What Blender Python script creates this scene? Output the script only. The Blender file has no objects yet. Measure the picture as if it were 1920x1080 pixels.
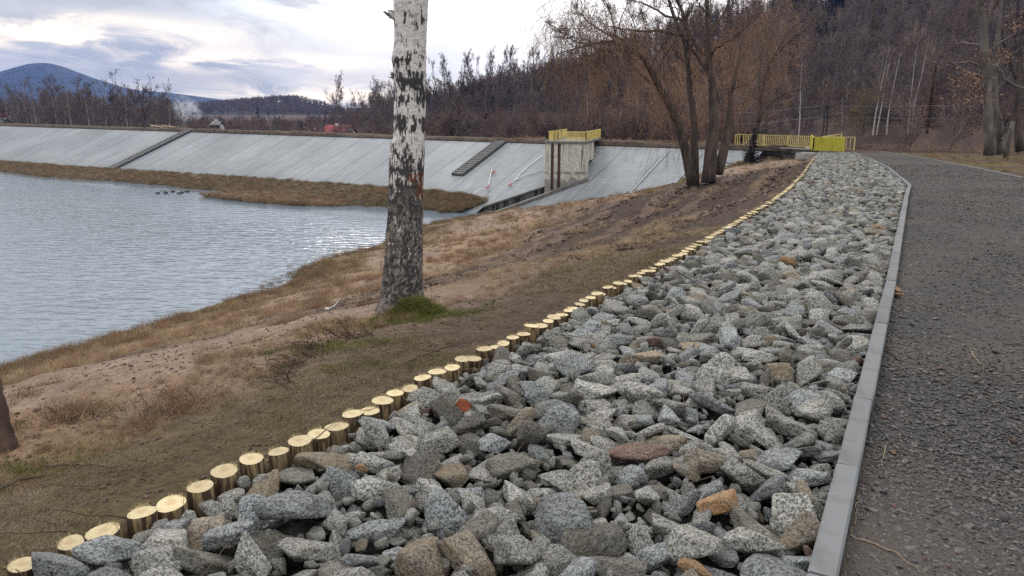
import bpy, math, random
import numpy as np
from mathutils import Matrix, Vector
R = math.radians
rng = np.random.default_rng(7)
random.seed(7)
scene = bpy.context.scene
DENO = False
COL = scene.collection

# ------------------------------------------------------------------ camera
CAMZ, F, PITCH = 1.6, 1400.0, R(13.65)
SP, CP = math.sin(PITCH), math.cos(PITCH)
cam_d = bpy.data.cameras.new('camera')
cam = bpy.data.objects.new('camera', cam_d)
COL.objects.link(cam)
cam.location = (0, 0, CAMZ)
cam.rotation_euler = (R(90) - PITCH, 0, 0)
cam_d.sensor_width = 36.0
cam_d.lens = F / 1920 * 36
cam_d.clip_start, cam_d.clip_end = 0.05, 20000
scene.camera = cam

# ------------------------------------------------------------------ world
world = bpy.data.worlds.new('World')
scene.world = world
world.use_nodes = True
SUN_EL, SUN_AZ = R(32), R(-8)      # azimuth clockwise from +Y


class NT:
    """tiny helper to write node trees"""
    def __init__(s, tree):
        s.t = tree
        s.n = tree.nodes
        s.l = tree.links
        s.n.clear()

    def node(s, typ, props=None, **ins):
        n = s.n.new(typ)
        for k, v in (props or {}).items():
            setattr(n, k, v)
        for k, v in ins.items():
            s.set(n, k, v)
        return n

    def set(s, n, k, v):
        if k[0] == 'i' and k[1:].isdigit():
            sock = n.inputs[int(k[1:])]
        else:
            sock = n.inputs[k.replace('_', ' ')]
        if isinstance(v, bpy.types.NodeSocket):
            s.l.new(v, sock)
        else:
            if sock.type in ('RGBA',) and len(v) == 3:
                v = (*v, 1)
            sock.default_value = v

    def math(s, op, a, b=0.0, c=None, clamp=False):
        n = s.node('ShaderNodeMath', {'operation': op, 'use_clamp': clamp}, i0=a, i1=b)
        if c is not None:
            s.set(n, 'i2', c)
        return n.outputs[0]

    def vmath(s, op, a, b=(0, 0, 0)):
        n = s.node('ShaderNodeVectorMath', {'operation': op}, i0=a, i1=b)
        return n.outputs['Value'] if op in ('DOT_PRODUCT', 'LENGTH', 'DISTANCE') else n.outputs[0]

    def mix(s, f, a, b, mode='MIX'):
        n = s.node('ShaderNodeMix', {'data_type': 'RGBA', 'blend_type': mode})
        s.set(n, 'i0', f)
        s.set(n, 'i6', a)
        s.set(n, 'i7', b)
        return n.outputs[2]

    def noise(s, vec, scale, detail=4, rough=0.55, dist=0.0, out='Fac'):
        n = s.node('ShaderNodeTexNoise', None, Vector=vec, Scale=scale, Detail=detail, Roughness=rough, Distortion=dist)
        return n.outputs[out]

    def rmap(s, v, a, b, c=0.0, d=1.0, smooth=False):
        n = s.node('ShaderNodeMapRange', {'interpolation_type': 'SMOOTHSTEP' if smooth else 'LINEAR'}, i0=v, i1=a, i2=b, i3=c, i4=d)
        return n.outputs[0]

    def mapping(s, vec, scale=(1, 1, 1), loc=(0, 0, 0), rot=(0, 0, 0)):
        return s.node('ShaderNodeMapping', None, Vector=vec, Scale=scale, Location=loc, Rotation=rot).outputs[0]

    def bump(s, h, strength=0.5, dist=0.02, normal=None):
        n = s.node('ShaderNodeBump', None, Strength=strength, Distance=dist, Height=h)
        if normal:
            s.set(n, 'Normal', normal)
        return n.outputs[0]


def azel(az, el):
    az, el = R(az), R(el)
    return (math.sin(az) * math.cos(el), math.cos(az) * math.cos(el), math.sin(el))


w = NT(world.node_tree)
tc = w.node('ShaderNodeTexCoord').outputs['Generated']
sky = w.node('ShaderNodeTexSky', {'sky_type': 'NISHITA', 'sun_disc': False, 'sun_elevation': SUN_EL,
                                  'sun_rotation': SUN_AZ, 'air_density': 1.0, 'dust_density': 1.5, 'ozone_density': 1.5})
nish = w.vmath('SCALE', sky.outputs[0])
nish.node.inputs['Scale'].default_value = 1.1
sep = w.node('ShaderNodeSeparateXYZ', None, Vector=tc)
dz = w.math('MAXIMUM', sep.outputs[2], 0.0)
# cloud plane coordinates, so the clouds flatten towards the horizon as real ones do
inv = w.math('DIVIDE', 1.0, w.math('ADD', dz, 0.22))
cv = w.vmath('SCALE', tc)
w.l.new(inv, cv.node.inputs['Scale'])
cvf = w.mapping(cv, scale=(1.9, 1.5, 2.6), loc=(3.1, 0.4, 0.0), rot=(0, 0, R(20)))
n1 = w.noise(cvf, 0.62, 7, 0.56, 0.4)
n2 = w.noise(w.mapping(cvf, loc=(7, 2, 0)), 1.5, 6, 0.58, 0.5)


def blob(az, el, w_az, w_el):
    """soft elliptical patch of sky round a compass direction"""
    d = azel(az, el)
    rt = (math.cos(R(az)), -math.sin(R(az)), 0)
    a = w.vmath('DOT_PRODUCT', tc, rt)
    a = w.math('DIVIDE', a, math.sin(R(w_az)))
    e = w.math('DIVIDE', w.math('SUBTRACT', sep.outputs[2], math.sin(R(el))), math.sin(R(w_el)))
    q = w.math('ADD', w.math('MULTIPLY', a, a), w.math('MULTIPLY', e, e))
    front = w.math('GREATER_THAN', w.vmath('DOT_PRODUCT', tc, d), 0.2)
    return w.math('MULTIPLY', w.math('POWER', 2.718, w.math('MULTIPLY', q, -1.0)), front)


# grey of the cloud layer: darker and bluer where it is thick
thick = w.rmap(n1, 0.36, 0.66, 0, 1, True)
cl = w.mix(thick, (7.8, 7.45, 7.1), (4.6, 4.65, 4.75))
dark = w.math('MULTIPLY', blob(-24, 7.6, 19, 2.9), w.rmap(n2, 0.05, 0.45))
cl = w.mix(w.math('MULTIPLY', dark, 0.9, clamp=True), cl, (3.7, 4.0, 4.6))
cream = w.math('ADD', w.math('MULTIPLY', blob(-29, 4.6, 9, 1.05), 1.3),
               w.math('ADD', blob(-18, 3.0, 9, 0.7), w.math('MULTIPLY', blob(-10, 0.8, 14, 0.8), 1.0)))
cream = w.math('MULTIPLY', cream, w.rmap(n2, 0.40, 0.56), clamp=True)
cl = w.mix(cream, cl, (16.0, 13.4, 9.8))
white = w.math('ADD', w.math('ADD', w.math('ADD', blob(6, 7, 8.5, 9), w.math('MULTIPLY', blob(-9.5, 5.8, 3, 2.2), 0.8)), w.math('MULTIPLY', blob(-26, 24, 16, 11), 0.7)), w.math('MULTIPLY', blob(10, 9, 16, 10), 0.9), clamp=True)
cl = w.mix(white, cl, (14.0, 13.4, 12.6))
cl = w.mix(w.rmap(sep.outputs[2], 0.34, 0.7), cl, (12.5, 12.2, 12.0))
# holes of blue sky
hole = w.math('ADD', w.math('MULTIPLY', blob(-13, 15, 9, 7), 1.6), w.math('MULTIPLY', blob(-13, 7.2, 6, 1.6), 0.75))
hole = w.math('MULTIPLY', hole, w.rmap(n2, 0.38, 0.56), clamp=True)
blue = w.mix(0.35, nish, (5.2, 8.4, 12.5))
fin = w.mix(hole, cl, blue)
bg = w.node('ShaderNodeBackground', None, Color=fin, Strength=0.128)
w.l.new(bg.outputs[0], w.node('ShaderNodeOutputWorld').inputs[0])

# ------------------------------------------------------------------ sun behind thin cloud
sd = bpy.data.lights.new('sun', 'SUN')
sun = bpy.data.objects.new('sun', sd)
COL.objects.link(sun)
sd.energy = 1.5
sd.angle = R(16)
sd.specular_factor = 0.25      # the sun is veiled by cloud: no hard glitter
sd.color = (1.0, 0.93, 0.84)
sun.rotation_euler = Vector(azel(math.degrees(SUN_AZ), math.degrees(SUN_EL))).to_track_quat('Z', 'Y').to_euler()

scene.view_settings.view_transform = 'Standard'
scene.view_settings.look = 'None'
scene.view_settings.exposure = 0.0
scene.view_settings.gamma = 1.0
scene.render.engine = 'CYCLES'
cy = scene.cycles
cy.use_denoising = DENO
cy.sample_clamp_direct = 4.0
cy.sample_clamp_indirect = 2.5
cy.max_bounces = 5
cy.diffuse_bounces = 2
cy.glossy_bounces = 2
cy.transmission_bounces = 2
cy.volume_bounces = 1
cy.caustics_reflective = False
cy.caustics_refractive = False


# ================================================================== helpers
def ray(u, v):
    a, b = (u - 960) / F, (v - 540) / F
    return np.array([a, CP - b * SP, -(SP + b * CP)])


def at(u, v, Y):
    """point seen in that direction Y metres ahead"""
    d = ray(u, v)
    return np.array([0, 0, CAMZ]) + d * (Y / d[1])


def on_z(u, v, z):
    d = ray(u, v)
    return np.array([0, 0, CAMZ]) + d * ((z - CAMZ) / d[2])


SL = -0.0316                       # fall of the path away from the camera


def on_path(u, v, up=0.0):
    d = ray(u, v)
    t = (up - CAMZ) / (d[2] - SL * d[1])
    return np.array([0, 0, CAMZ]) + d * t


def zpl(y):
    return SL * np.minimum(y, 62.0)


WZ = -7.3                          # water level
CREST = -2.0
C0 = np.array([5.3, 74.0])
CD = np.array([-0.8192, 0.5736])   # along the crest, leftwards
ND = np.array([-0.5736, -0.8192])  # down the wet face
SLOPE = 2.5


def on_dam(u, v, up=0.0):
    d = ray(u, v)
    # z = CREST - ((p-C0).ND)/SLOPE
    a = d[2] + (d[0] * ND[0] + d[1] * ND[1]) / SLOPE
    b = CREST + up - CAMZ + (C0 @ ND) / SLOPE
    return np.array([0, 0, CAMZ]) + d * (b / a)


def dam_xy(p):
    """local dam coordinates: s along the crest, q down the face"""
    r = np.array(p[:2]) - C0
    return r @ CD, r @ ND


def dam_pt(s, q, up=0.0):
    xy = C0 + CD * s + ND * q
    return np.array([xy[0], xy[1], CREST - q / SLOPE + up])


def vnoise(x, y, sc=1.0, seed=0, oct=4, per=0.5):
    x = np.asarray(x, float) / sc
    y = np.asarray(y, float) / sc
    tot, amp, out = 0.0, 1.0, 0.0
    for o in range(oct):
        xi, yi = np.floor(x).astype(np.int64), np.floor(y).astype(np.int64)
        fx, fy = x - xi, y - yi
        fx, fy = fx * fx * (3 - 2 * fx), fy * fy * (3 - 2 * fy)

        def h(a, b):
            k = (a * 374761393 + b * 668265263 + (seed + o) * 974711) & 0x7fffffff
            k = ((k ^ (k >> 13)) * 1274126177) & 0x7fffffff
            k = k ^ (k >> 16)
            return (k % 65536) / 65535.0
        v = (h(xi, yi) * (1 - fx) + h(xi + 1, yi) * fx) * (1 - fy) + (h(xi, yi + 1) * (1 - fx) + h(xi + 1, yi + 1) * fx) * fy
        out = out + v * amp
        tot += amp
        amp *= per
        x, y = x * 2.03 + 17.3, y * 2.03 + 5.7
    return out / tot


def sstep(a, b, x):
    t = np.clip((x - a) / (b - a), 0, 1)
    return t * t * (3 - 2 * t)


def mesh(name, V, F_, mat=None, parent=None, smooth=False, attrs=None):
    V = np.asarray(V, np.float32).reshape(-1, 3)
    me = bpy.data.meshes.new(name)
    if isinstance(F_, np.ndarray):
        k = F_.shape[1]
        nf = len(F_)
        me.vertices.add(len(V))
        me.vertices.foreach_set('co', V.ravel())
        me.loops.add(nf * k)
        me.loops.foreach_set('vertex_index', F_.astype(np.int32).ravel())
        me.polygons.add(nf)
        me.polygons.foreach_set('loop_start', np.arange(0, nf * k, k, dtype=np.int32))
        me.update(calc_edges=True)
    else:
        me.from_pydata(V.tolist(), [], F_)
    if smooth:
        me.shade_smooth()
    if attrs:
        for an, (typ, arr) in attrs.items():
            at_ = me.attributes.new(an, typ, 'POINT')
            at_.data.foreach_set('color' if typ == 'FLOAT_COLOR' else 'value', np.asarray(arr, np.float32).ravel())
    if mat:
        me.materials.append(mat)
    me.validate()
    o = bpy.data.objects.new(name, me)
    COL.objects.link(o)
    if parent:
        o.parent = parent
    return o


def tag(o, label=None, cat=None, group=None, kind=None):
    if label:
        o['label'] = label
    if cat:
        o['category'] = cat
    if group:
        o['group'] = group
    if kind:
        o['kind'] = kind
    return o


def thing(name, loc, label, cat, group=None, rz=0.0):
    o = bpy.data.objects.new(name, None)
    o.empty_display_size = 0.1
    COL.objects.link(o)
    o.location = tuple(loc)
    o.rotation_euler = (0, 0, rz)
    return tag(o, label, cat, group)


def copy_tree(o, parent=None):
    c = o.copy()
    COL.objects.link(c)
    if parent:
        c.parent = parent
    for ch in [x for x in COL.objects if x.parent == o]:
        copy_tree(ch, c)
    return c


def copy_thing(root, kids, loc, rz=0.0, sc=1.0, label=None, group=None):
    c = root.copy()
    COL.objects.link(c)
    c.location = tuple(loc)
    c.rotation_euler = (0, 0, rz)
    c.scale = (sc, sc, sc) if np.isscalar(sc) else sc
    if label:
        c['label'] = label
    if group:
        c['group'] = group
    for k in kids:
        d = k.copy()
        COL.objects.link(d)
        d.parent = c
    return c


class MB:
    """collects boxes, tubes and lofts into one mesh"""
    def __init__(s):
        s.V, s.Fq, s.n = [], [], 0

    def add(s, V, Fc):
        V = np.asarray(V, float)
        s.V.append(V)
        s.Fq += [tuple(int(i) + s.n for i in f) for f in Fc]
        s.n += len(V)
        return s

    def box(s, c, sz, M=None, bev=0.0):
        x, y, z = [k / 2 for k in sz]
        v = np.array([(a, b, d) for d in (-z, z) for b in (-y, y) for a in (-x, x)])
        if M is not None:
            v = v @ np.array(M).T
        return s.add(v + np.array(c), [(0, 2, 3, 1), (4, 5, 7, 6), (0, 1, 5, 4), (2, 6, 7, 3), (0, 4, 6, 2), (1, 3, 7, 5)])

    def bar(s, a, b, w_, h_=None):
        """square bar from a to b"""
        a, b = np.array(a, float), np.array(b, float)
        h_ = h_ or w_
        d = b - a
        L = np.linalg.norm(d)
        d = d / L
        up = np.array([0, 0, 1.0]) if abs(d[2]) < 0.95 else np.array([0, 1.0, 0])
        sx = np.cross(d, up)
        sx /= np.linalg.norm(sx)
        uz = np.cross(sx, d)
        return s.box((a + b) / 2, (w_, L, h_), np.stack([sx, d, uz], 1))

    def tube(s, P, Rr, n=8, cap=True):
        V, Fq = tubes(np.array(P, float)[None], np.array(Rr, float)[None] * np.ones((1, len(P))), n)
        s.add(V, Fq.tolist())
        if cap:
            m = len(P)
            s.Fq.append(tuple(s.n - n + i for i in range(n)))
            s.Fq.append(tuple(s.n - m * n + n - 1 - i for i in range(n)))
        return s

    def build(s, name, mat, parent=None, smooth=False):
        return mesh(name, np.concatenate(s.V), s.Fq, mat, parent, smooth)


def tubes(P, Rr, n):
    """P (N,S,3), Rr (N,S) -> verts, quads"""
    N, S, _ = P.shape
    T = np.gradient(P, axis=1)
    T /= np.linalg.norm(T, axis=2, keepdims=True) + 1e-9
    ref = np.where(np.abs(T[:, :1, 2:3]) < 0.8, np.array([0, 0, 1.0]), np.array([1.0, 0, 0]))
    A = np.cross(T, np.broadcast_to(ref, T.shape))
    A /= np.linalg.norm(A, axis=2, keepdims=True) + 1e-9
    B = np.cross(T, A)
    th = np.arange(n) / n * 2 * math.pi
    V = P[:, :, None, :] + Rr[:, :, None, None] * (A[:, :, None, :] * np.cos(th)[:, None] + B[:, :, None, :] * np.sin(th)[:, None])
    idx = np.arange(N * S * n).reshape(N, S, n)
    a = idx[:, :-1]
    b = idx[:, 1:]
    Fq = np.stack([a, np.roll(a, -1, 2), np.roll(b, -1, 2), b], -1).reshape(-1, 4)
    return V.reshape(-1, 3), Fq


def unit(v):
    return v / (np.linalg.norm(v, axis=-1, keepdims=True) + 1e-9)


def grow(P0, D0, L, R0, R1, S, wob, trop, rg):
    N = len(P0)
    P = np.zeros((N, S, 3))
    P[:, 0] = P0
    D = unit(D0)
    for i in range(1, S):
        D = unit(D + rg.normal(0, wob, (N, 3)) + np.array(trop))
        P[:, i] = P[:, i - 1] + D * (L / (S - 1))[:, None]
    t = np.linspace(0, 1, S)[None]
    return P, R0[:, None] * (1 - t) + R1[:, None] * t


def spawn(P, Rr, L, k, t0, ang, lf, rf, rg, t1=0.98, up=0.0, taper=0.6):
    """k children per branch"""
    N, S, _ = P.shape
    t = rg.uniform(t0, t1, (N, k))
    x = t * (S - 1)
    i = np.minimum(x.astype(int), S - 2)
    f = (x - i)[..., None]
    ar = np.arange(N)[:, None]
    Q = P[ar, i] * (1 - f) + P[ar, i + 1] * f
    Tn = unit(P[ar, i + 1] - P[ar, i])
    rr = Rr[ar, i] * (1 - f[..., 0]) + Rr[ar, i + 1] * f[..., 0]
    rv = unit(rg.normal(0, 1, (N, k, 3)))
    perp = unit(np.cross(Tn, rv))
    a = ang * rg.uniform(0.7, 1.3, (N, k, 1))
    D = unit(Tn * np.cos(a) + perp * np.sin(a) + np.array([0, 0, up]))
    Lc = np.repeat(L[:, None], k, 1) * lf * (1 - taper * t) * rg.uniform(0.7, 1.25, (N, k))
    return Q.reshape(-1, 3), D.reshape(-1, 3), Lc.ravel(), (rr * rf).ravel()


def tree_mesh(seed, H, r0, spec, lean=(0, 0)):
    """returns (trunkV, trunkF, crownV, crownF); spec = list of level dicts"""
    rg = np.random.default_rng(seed)
    P, Rr = grow(np.zeros((1, 3)), np.array([[lean[0], lean[1], 1.0]]), np.array([H]), np.array([r0]), np.array([r0 * 0.12]), 12,
                 spec['wob'], (0, 0, 0.05), rg)
    parts = [tubes(P, Rr, 7)]
    cur = (P, Rr, np.array([H]))
    tr_n = 1
    out = []
    for li, lv in enumerate(spec['levels']):
        Q, D, Lc, rr = spawn(cur[0], cur[1], cur[2], lv['k'], lv.get('t0', 0.25), lv['ang'], lv['lf'], lv.get('rf', 0.55), rg, up=lv.get('up', 0.1), taper=lv.get('taper', 0.6))
        rr = np.maximum(rr, lv.get('rmin', 0.006))
        P, Rr = grow(Q, D, Lc, rr, rr * 0.35, lv.get('S', 5), lv.get('wob', 0.15), lv.get('trop', (0, 0, 0.04)), rg)
        VF = tubes(P, Rr, lv.get('n', 3))
        (parts if li < spec.get('trunk_levels', 0) else out).append(VF)
        cur = (P, Rr, Lc)

    def merge(lst):
        V, Fq, n = [], [], 0
        for v, f in lst:
            V.append(v)
            Fq.append(f + n)
            n += len(v)
        return np.concatenate(V), np.concatenate(Fq)
    tv, tf = merge(parts)
    cv_, cf_ = merge(out)
    return tv, tf, cv_, cf_


# ================================================================== materials
def mat(name, rough=0.8, spec=0.3):
    m = bpy.data.materials.new(name)
    m.use_nodes = True
    t = NT(m.node_tree)
    b = t.node('ShaderNodeBsdfPrincipled', None, Roughness=rough)
    b.inputs['Specular IOR Level'].default_value = spec
    t.l.new(b.outputs[0], t.node('ShaderNodeOutputMaterial').inputs[0])
    return m, t, b


def simple(name, c1, c2, scale=5.0, rough=0.85, bump=0.0, bscale=None, bd=0.01, rnd=0.0, stretch=(1, 1, 1), spec=0.3, detail=5, lo=0.35, hi=0.65):
    m, t, b = mat(name, rough, spec)
    co = t.node('ShaderNodeTexCoord').outputs['Object']
    co = t.mapping(co, scale=stretch)
    n = t.noise(co, scale, detail)
    c = t.mix(t.rmap(n, lo, hi), c1, c2)
    if rnd:
        oi = t.node('ShaderNodeObjectInfo').outputs['Random']
        k = t.rmap(oi, 0, 1, 1 - rnd, 1 + rnd)
        sc = t.vmath('SCALE', c)
        t.l.new(k, sc.node.inputs['Scale'])
        c = sc
    t.set(b, 'Base_Color', c)
    if bump:
        t.set(b, 'Normal', t.bump(t.noise(co, bscale or scale * 3, 5), bump, bd))
    return m


def granite(name, light, darkc, stain, amt_stain=0.25, spk=0.5):
    m, t, b = mat(name, 0.75, 0.35)
    co = t.node('ShaderNodeTexCoord').outputs['Object']
    oi = t.node('ShaderNodeObjectInfo').outputs['Random']
    off = t.node('ShaderNodeCombineXYZ', None, X=t.math('MULTIPLY', oi, 37.0), Y=t.math('MULTIPLY', oi, 91.0), Z=oi).outputs[0]
    co = t.vmath('ADD', co, off)
    speck = t.noise(co, 13.0, 3, 0.7)
    speck2 = t.noise(co, 7.0, 3, 0.6)
    big = t.noise(co, 1.1, 4, 0.6)
    s = t.math('ADD', t.math('MULTIPLY', speck, 0.7), t.math('MULTIPLY', speck2, 0.3))
    c = t.mix(t.rmap(s, 0.42, 0.56), darkc, light)
    c = t.mix(t.math('MULTIPLY', t.rmap(big, 0.46, 0.66), amt_stain), c, stain)
    pat = t.rmap(t.noise(co, 0.8, 3), 0.3, 0.7, 0.8, 1.15)
    k = t.math('MULTIPLY', t.rmap(oi, 0, 1, 0.72, 1.3), pat)
    sc = t.vmath('SCALE', c)
    t.l.new(k, sc.node.inputs['Scale'])
    t.set(b, 'Base_Color', sc)
    h = t.math('ADD', t.math('MULTIPLY', speck2, 0.5), t.noise(co, 3.0, 6, 0.65))
    t.set(b, 'Normal', t.bump(h, 0.75, 0.12))
    return m


M = {}
M['g1'] = granite('granite_grey', (0.49, 0.495, 0.46), (0.085, 0.086, 0.078), (0.22, 0.20, 0.15))
M['g2'] = granite('granite_blue_grey', (0.40, 0.43, 0.44), (0.075, 0.082, 0.086), (0.20, 0.20, 0.19))
M['g3'] = granite('granite_dark', (0.24, 0.235, 0.205), (0.08, 0.078, 0.068), (0.14, 0.12, 0.09), 0.5)
M['g4'] = granite('granite_brownish', (0.38, 0.34, 0.27), (0.11, 0.095, 0.075), (0.32, 0.24, 0.14), 0.6)
M['g5'] = granite('granite_rusty', (0.44, 0.31, 0.18), (0.16, 0.10, 0.06), (0.38, 0.19, 0.08), 0.7)
M['g6'] = granite('granite_reddish', (0.25, 0.17, 0.14), (0.10, 0.065, 0.055), (0.2, 0.11, 0.08), 0.6)

# ================================================================== terrain
POSTPX = [(40, 1035), (185, 975), (285, 935), (370, 900), (440, 862), (525, 835), (610, 793), (690, 755), (745, 724), (795, 699), (850, 678),
          (910, 648), (980, 616), (1060, 577), (1100, 555), (1150, 530), (1200, 508), (1290, 465), (1390, 408), (1440, 379), (1475, 355),
          (1503, 328), (1517, 308), (1528, 293)]
PP = np.array([on_path(u, v, 0.06)[:2] for u, v in POSTPX])
d0 = unit(PP[0] - PP[2])
PP = np.vstack([PP[0] + d0 * 40, PP[0] + d0 * 1.2, PP])
KERBPX = [(1542, 1080), (1600, 835), (1645, 640), (1672, 520), (1700, 365), (1706, 346)]
KP = [on_path(u, v, 0.08)[:2] for u, v in KERBPX]
kd = unit(KP[0] - KP[2])
KP = np.array([KP[0] + kd * 12] + KP + [on_path(1665, 313, 0.08)[:2], on_path(1625, 294, 0.08)[:2], on_path(1600, 286, 0.05)[:2]])
SHPX = [(0, 693), (60, 672), (140, 650), (200, 632), (300, 605), (360, 585), (430, 562), (500, 547), (552, 525), (556, 508), (600, 488), (640, 478),
        (700, 462), (728, 452), (790, 423), (850, 409), (915, 401)]
S3 = [on_z(u, v, WZ) for u, v in SHPX]
dl = unit(S3[0] - S3[4])
S3 = [S3[0] + dl * 80] + S3
for u, v in [(960, 397), (1020, 392), (1090, 384), (1140, 375), (1190, 363), (1235, 353), (1262, 345), (1285, 333), (1330, 320), (1375, 308), (1392, 296)]:
    S3.append(on_dam(u, v, 0.05))
S3.append(np.array([22.0, 62.4, -2.8]))
S3.append(np.array([24.6, 61.2, -2.3]))
S3 = np.array(S3)


def dpoly(x, y, P):
    """distance to a polyline, side (+ = left of travel), fractional index"""
    best = np.full(x.shape, 1e18)
    side = np.zeros(x.shape)
    par = np.zeros(x.shape)
    for i in range(len(P) - 1):
        a, b = P[i, :2], P[i + 1, :2]
        e = b - a
        t = np.clip(((x - a[0]) * e[0] + (y - a[1]) * e[1]) / (e @ e), 0, 1)
        dx, dy = x - a[0] - t * e[0], y - a[1] - t * e[1]
        d = dx * dx + dy * dy
        m = d < best
        best = np.where(m, d, best)
        side = np.where(m, np.sign(e[0] * dy - e[1] * dx), side)
        par = np.where(m, i + t, par)
    return np.sqrt(best), side, par


_sl = np.concatenate([[0], np.cumsum(np.linalg.norm(np.diff(S3[:, :2], axis=0), axis=1))])
_sq = np.concatenate([np.arange(0, _sl[1] - 12, 6.0), np.arange(_sl[1] - 12, _sl[-1], 1.2)])
SDENSE = np.stack([np.interp(_sq, _sl, S3[:, i]) for i in range(3)], 1)


def ground(x, y, full=False, rough=True):
    x = np.asarray(x, float)
    y = np.asarray(y, float)
    dP, sP, _ = dpoly(x, y, PP)
    dS, sS, pS = dpoly(x, y, S3)
    num, den = 0.0, 0.0
    for q_ in SDENSE:
        w_ = 1.0 / ((x - q_[0]) ** 2 + (y - q_[1]) ** 2 + 0.4) ** 2.2
        num = num + w_ * q_[2]
        den = den + w_
    zS = num / den
    r = (x - C0[0]) * ND[0] + (y - C0[1]) * ND[1]       # + = reservoir side
    t = dP / (dP + dS + 1e-6)
    z0 = zpl(y) - 0.05
    pr = np.clip(t, 1e-4, 1) ** np.interp(y, [6, 14, 32], [1.3, 1.05, 0.68])
    bank = z0 + (zS - z0) * pr
    amp = np.minimum(dP, dS) * 0.12
    if rough:
        bank = bank + (vnoise(x, y, 2.2, 3) - 0.5) * np.minimum(amp * 1.2, 0.5) + (vnoise(x, y, 0.5, 9) - 0.5) * np.minimum(amp, 0.10)
    under = np.maximum(zS - dS * 0.22, -10.0)
    right = zpl(y) - 0.0
    right = np.where(sP > 0, bank, right)
    z = np.where((sP > 0) & (sS > 0), under, right)
    # downstream of the crest
    back = np.where(sP > 0, CREST - 0.35, zpl(y)) - sstep(4, 26, -r) * 3.6
    k = sstep(0.0, 3.0, -r)
    z = np.where(r < 0, z * (1 - k) + back * k, z)
    z = np.where((r < 0) & (sP > 0), back, z)
    # rise of the verge right of the path
    if full:
        return z, t, dP, sP, dS, sS, r
    return z


def gz(x, y):
    return float(ground(np.array([x]), np.array([y]))[0])


def axis(knots):
    """knots: list of (start, end, step)"""
    out = []
    for a, b, s in knots:
        out.append(np.arange(a, b, s))
    return np.concatenate(out + [[knots[-1][1]]])


gx = axis([(-4200, -600, 300), (-600, -120, 20), (-120, -40, 3), (-40, -16, 0.8), (-16, -7, 0.3), (-7, 3, 0.09), (3, 9, 0.15), (9, 22, 0.3), (22, 40, 1.2), (40, 200, 12), (200, 600, 40), (600, 4200, 400)])
gy = axis([(-140, -60, 20), (-60, -6, 6), (-6, 1.5, 0.7), (1.5, 10, 0.09), (10, 20, 0.18), (20, 40, 0.35), (40, 66, 0.6), (66, 110, 2), (110, 400, 15), (400, 4600, 300)])
GX, GY = np.meshgrid(gx, gy)
gzv, gt, gdP, gsP, gdS, gsS, gr = ground(GX.ravel(), GY.ravel(), True)
fx_, fy_ = GX.ravel(), GY.ravel()
# --- colours of the soil by zone
n_a = vnoise(fx_, fy_, 3.0, 21)
n_b = vnoise(fx_, fy_, 0.7, 33)
n_c = vnoise(fx_, fy_, 9.0, 41)
sand = np.array([0.255, 0.19, 0.148])
dry = np.array([0.27, 0.18, 0.11])
dark = np.array([0.088, 0.065, 0.047])
moss = np.array([0.10, 0.078, 0.045])
olive = np.array([0.15, 0.12, 0.065])
litter = np.array([0.075, 0.052, 0.04])


def lerp(a, b, k):
    return a * (1 - k[:, None]) + b * k[:, None]


c = np.tile(sand, (len(fx_), 1))
c = lerp(c, dry, sstep(0.42, 0.62, n_a) * 0.85)
c = lerp(c, olive, sstep(0.80, 0.95, gt + (n_a - 0.5) * 0.25))
kd_ = 1 - sstep(0.9, 2.6, gdP + (n_b - 0.5) * 2.0)
c = lerp(c, lerp(np.tile(dark, (len(fx_), 1)), moss, sstep(0.45, 0.62, n_a)), kd_)
# churned dark earth between the willows and the posts
ke = sstep(8, 15, fy_ + (n_a - 0.5) * 5) * (1 - sstep(0.42, 0.60, gt + (n_b - 0.5) * 0.2))
c = lerp(c, np.array([0.064, 0.046, 0.037]), ke)
# track ruts along the posts
ph = gdP * 2.2 + n_c * 5
rut = (np.sin(ph) > 0.72) * ke
c = lerp(c, np.array([0.16, 0.115, 0.09]), rut * 0.7)
gzv = gzv + np.where((gsP > 0) & (gr > 0), -0.06 * np.cos(ph) * ke * np.minimum(gdP, 1), 0)
isR = (gsP < 0)
c = np.where((gr < 0)[:, None], litter, c)
verge = lerp(np.tile(np.array([0.085, 0.062, 0.048]), (len(fx_), 1)), np.array([0.12, 0.095, 0.045]), sstep(0.45, 0.6, n_a))
c = np.where(isR[:, None] & (gr > 0)[:, None], verge, c)
c = c * (0.78 + 0.44 * vnoise(fx_, fy_, 0.35, 77))[:, None]
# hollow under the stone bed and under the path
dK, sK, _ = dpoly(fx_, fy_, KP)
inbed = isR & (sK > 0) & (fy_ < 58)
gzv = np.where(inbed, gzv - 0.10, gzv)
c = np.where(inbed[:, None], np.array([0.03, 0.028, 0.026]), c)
nx, ny = len(gx), len(gy)
ii = (np.arange(ny - 1)[:, None] * nx + np.arange(nx - 1)[None]).ravel()
GF = np.stack([ii, ii + 1, ii + nx + 1, ii + nx], 1)
m, t, b = mat('soil', 0.95, 0.1)
vc = t.node('ShaderNodeVertexColor', {'layer_name': 'soil_colour'}).outputs[0]
co = t.node('ShaderNodeTexCoord').outputs['Object']
f1 = t.noise(co, 26.0, 6, 0.7)
f2 = t.noise(co, 5.0, 5, 0.65)
k = t.math('ADD', t.rmap(f1, 0.3, 0.7, 0.55, 1.45), t.rmap(f2, 0.3, 0.7, -0.25, 0.25))
sc_ = t.vmath('SCALE', vc)
t.l.new(k, sc_.node.inputs['Scale'])
t.set(b, 'Base_Color', sc_)
t.set(b, 'Normal', t.bump(t.math('ADD', f1, f2), 0.7, 0.05))
M['soil'] = m
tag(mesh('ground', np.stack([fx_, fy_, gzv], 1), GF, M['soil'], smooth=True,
         attrs={'soil_colour': ('FLOAT_COLOR', np.hstack([c, np.ones((len(c), 1))]))}), kind='structure')

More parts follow.
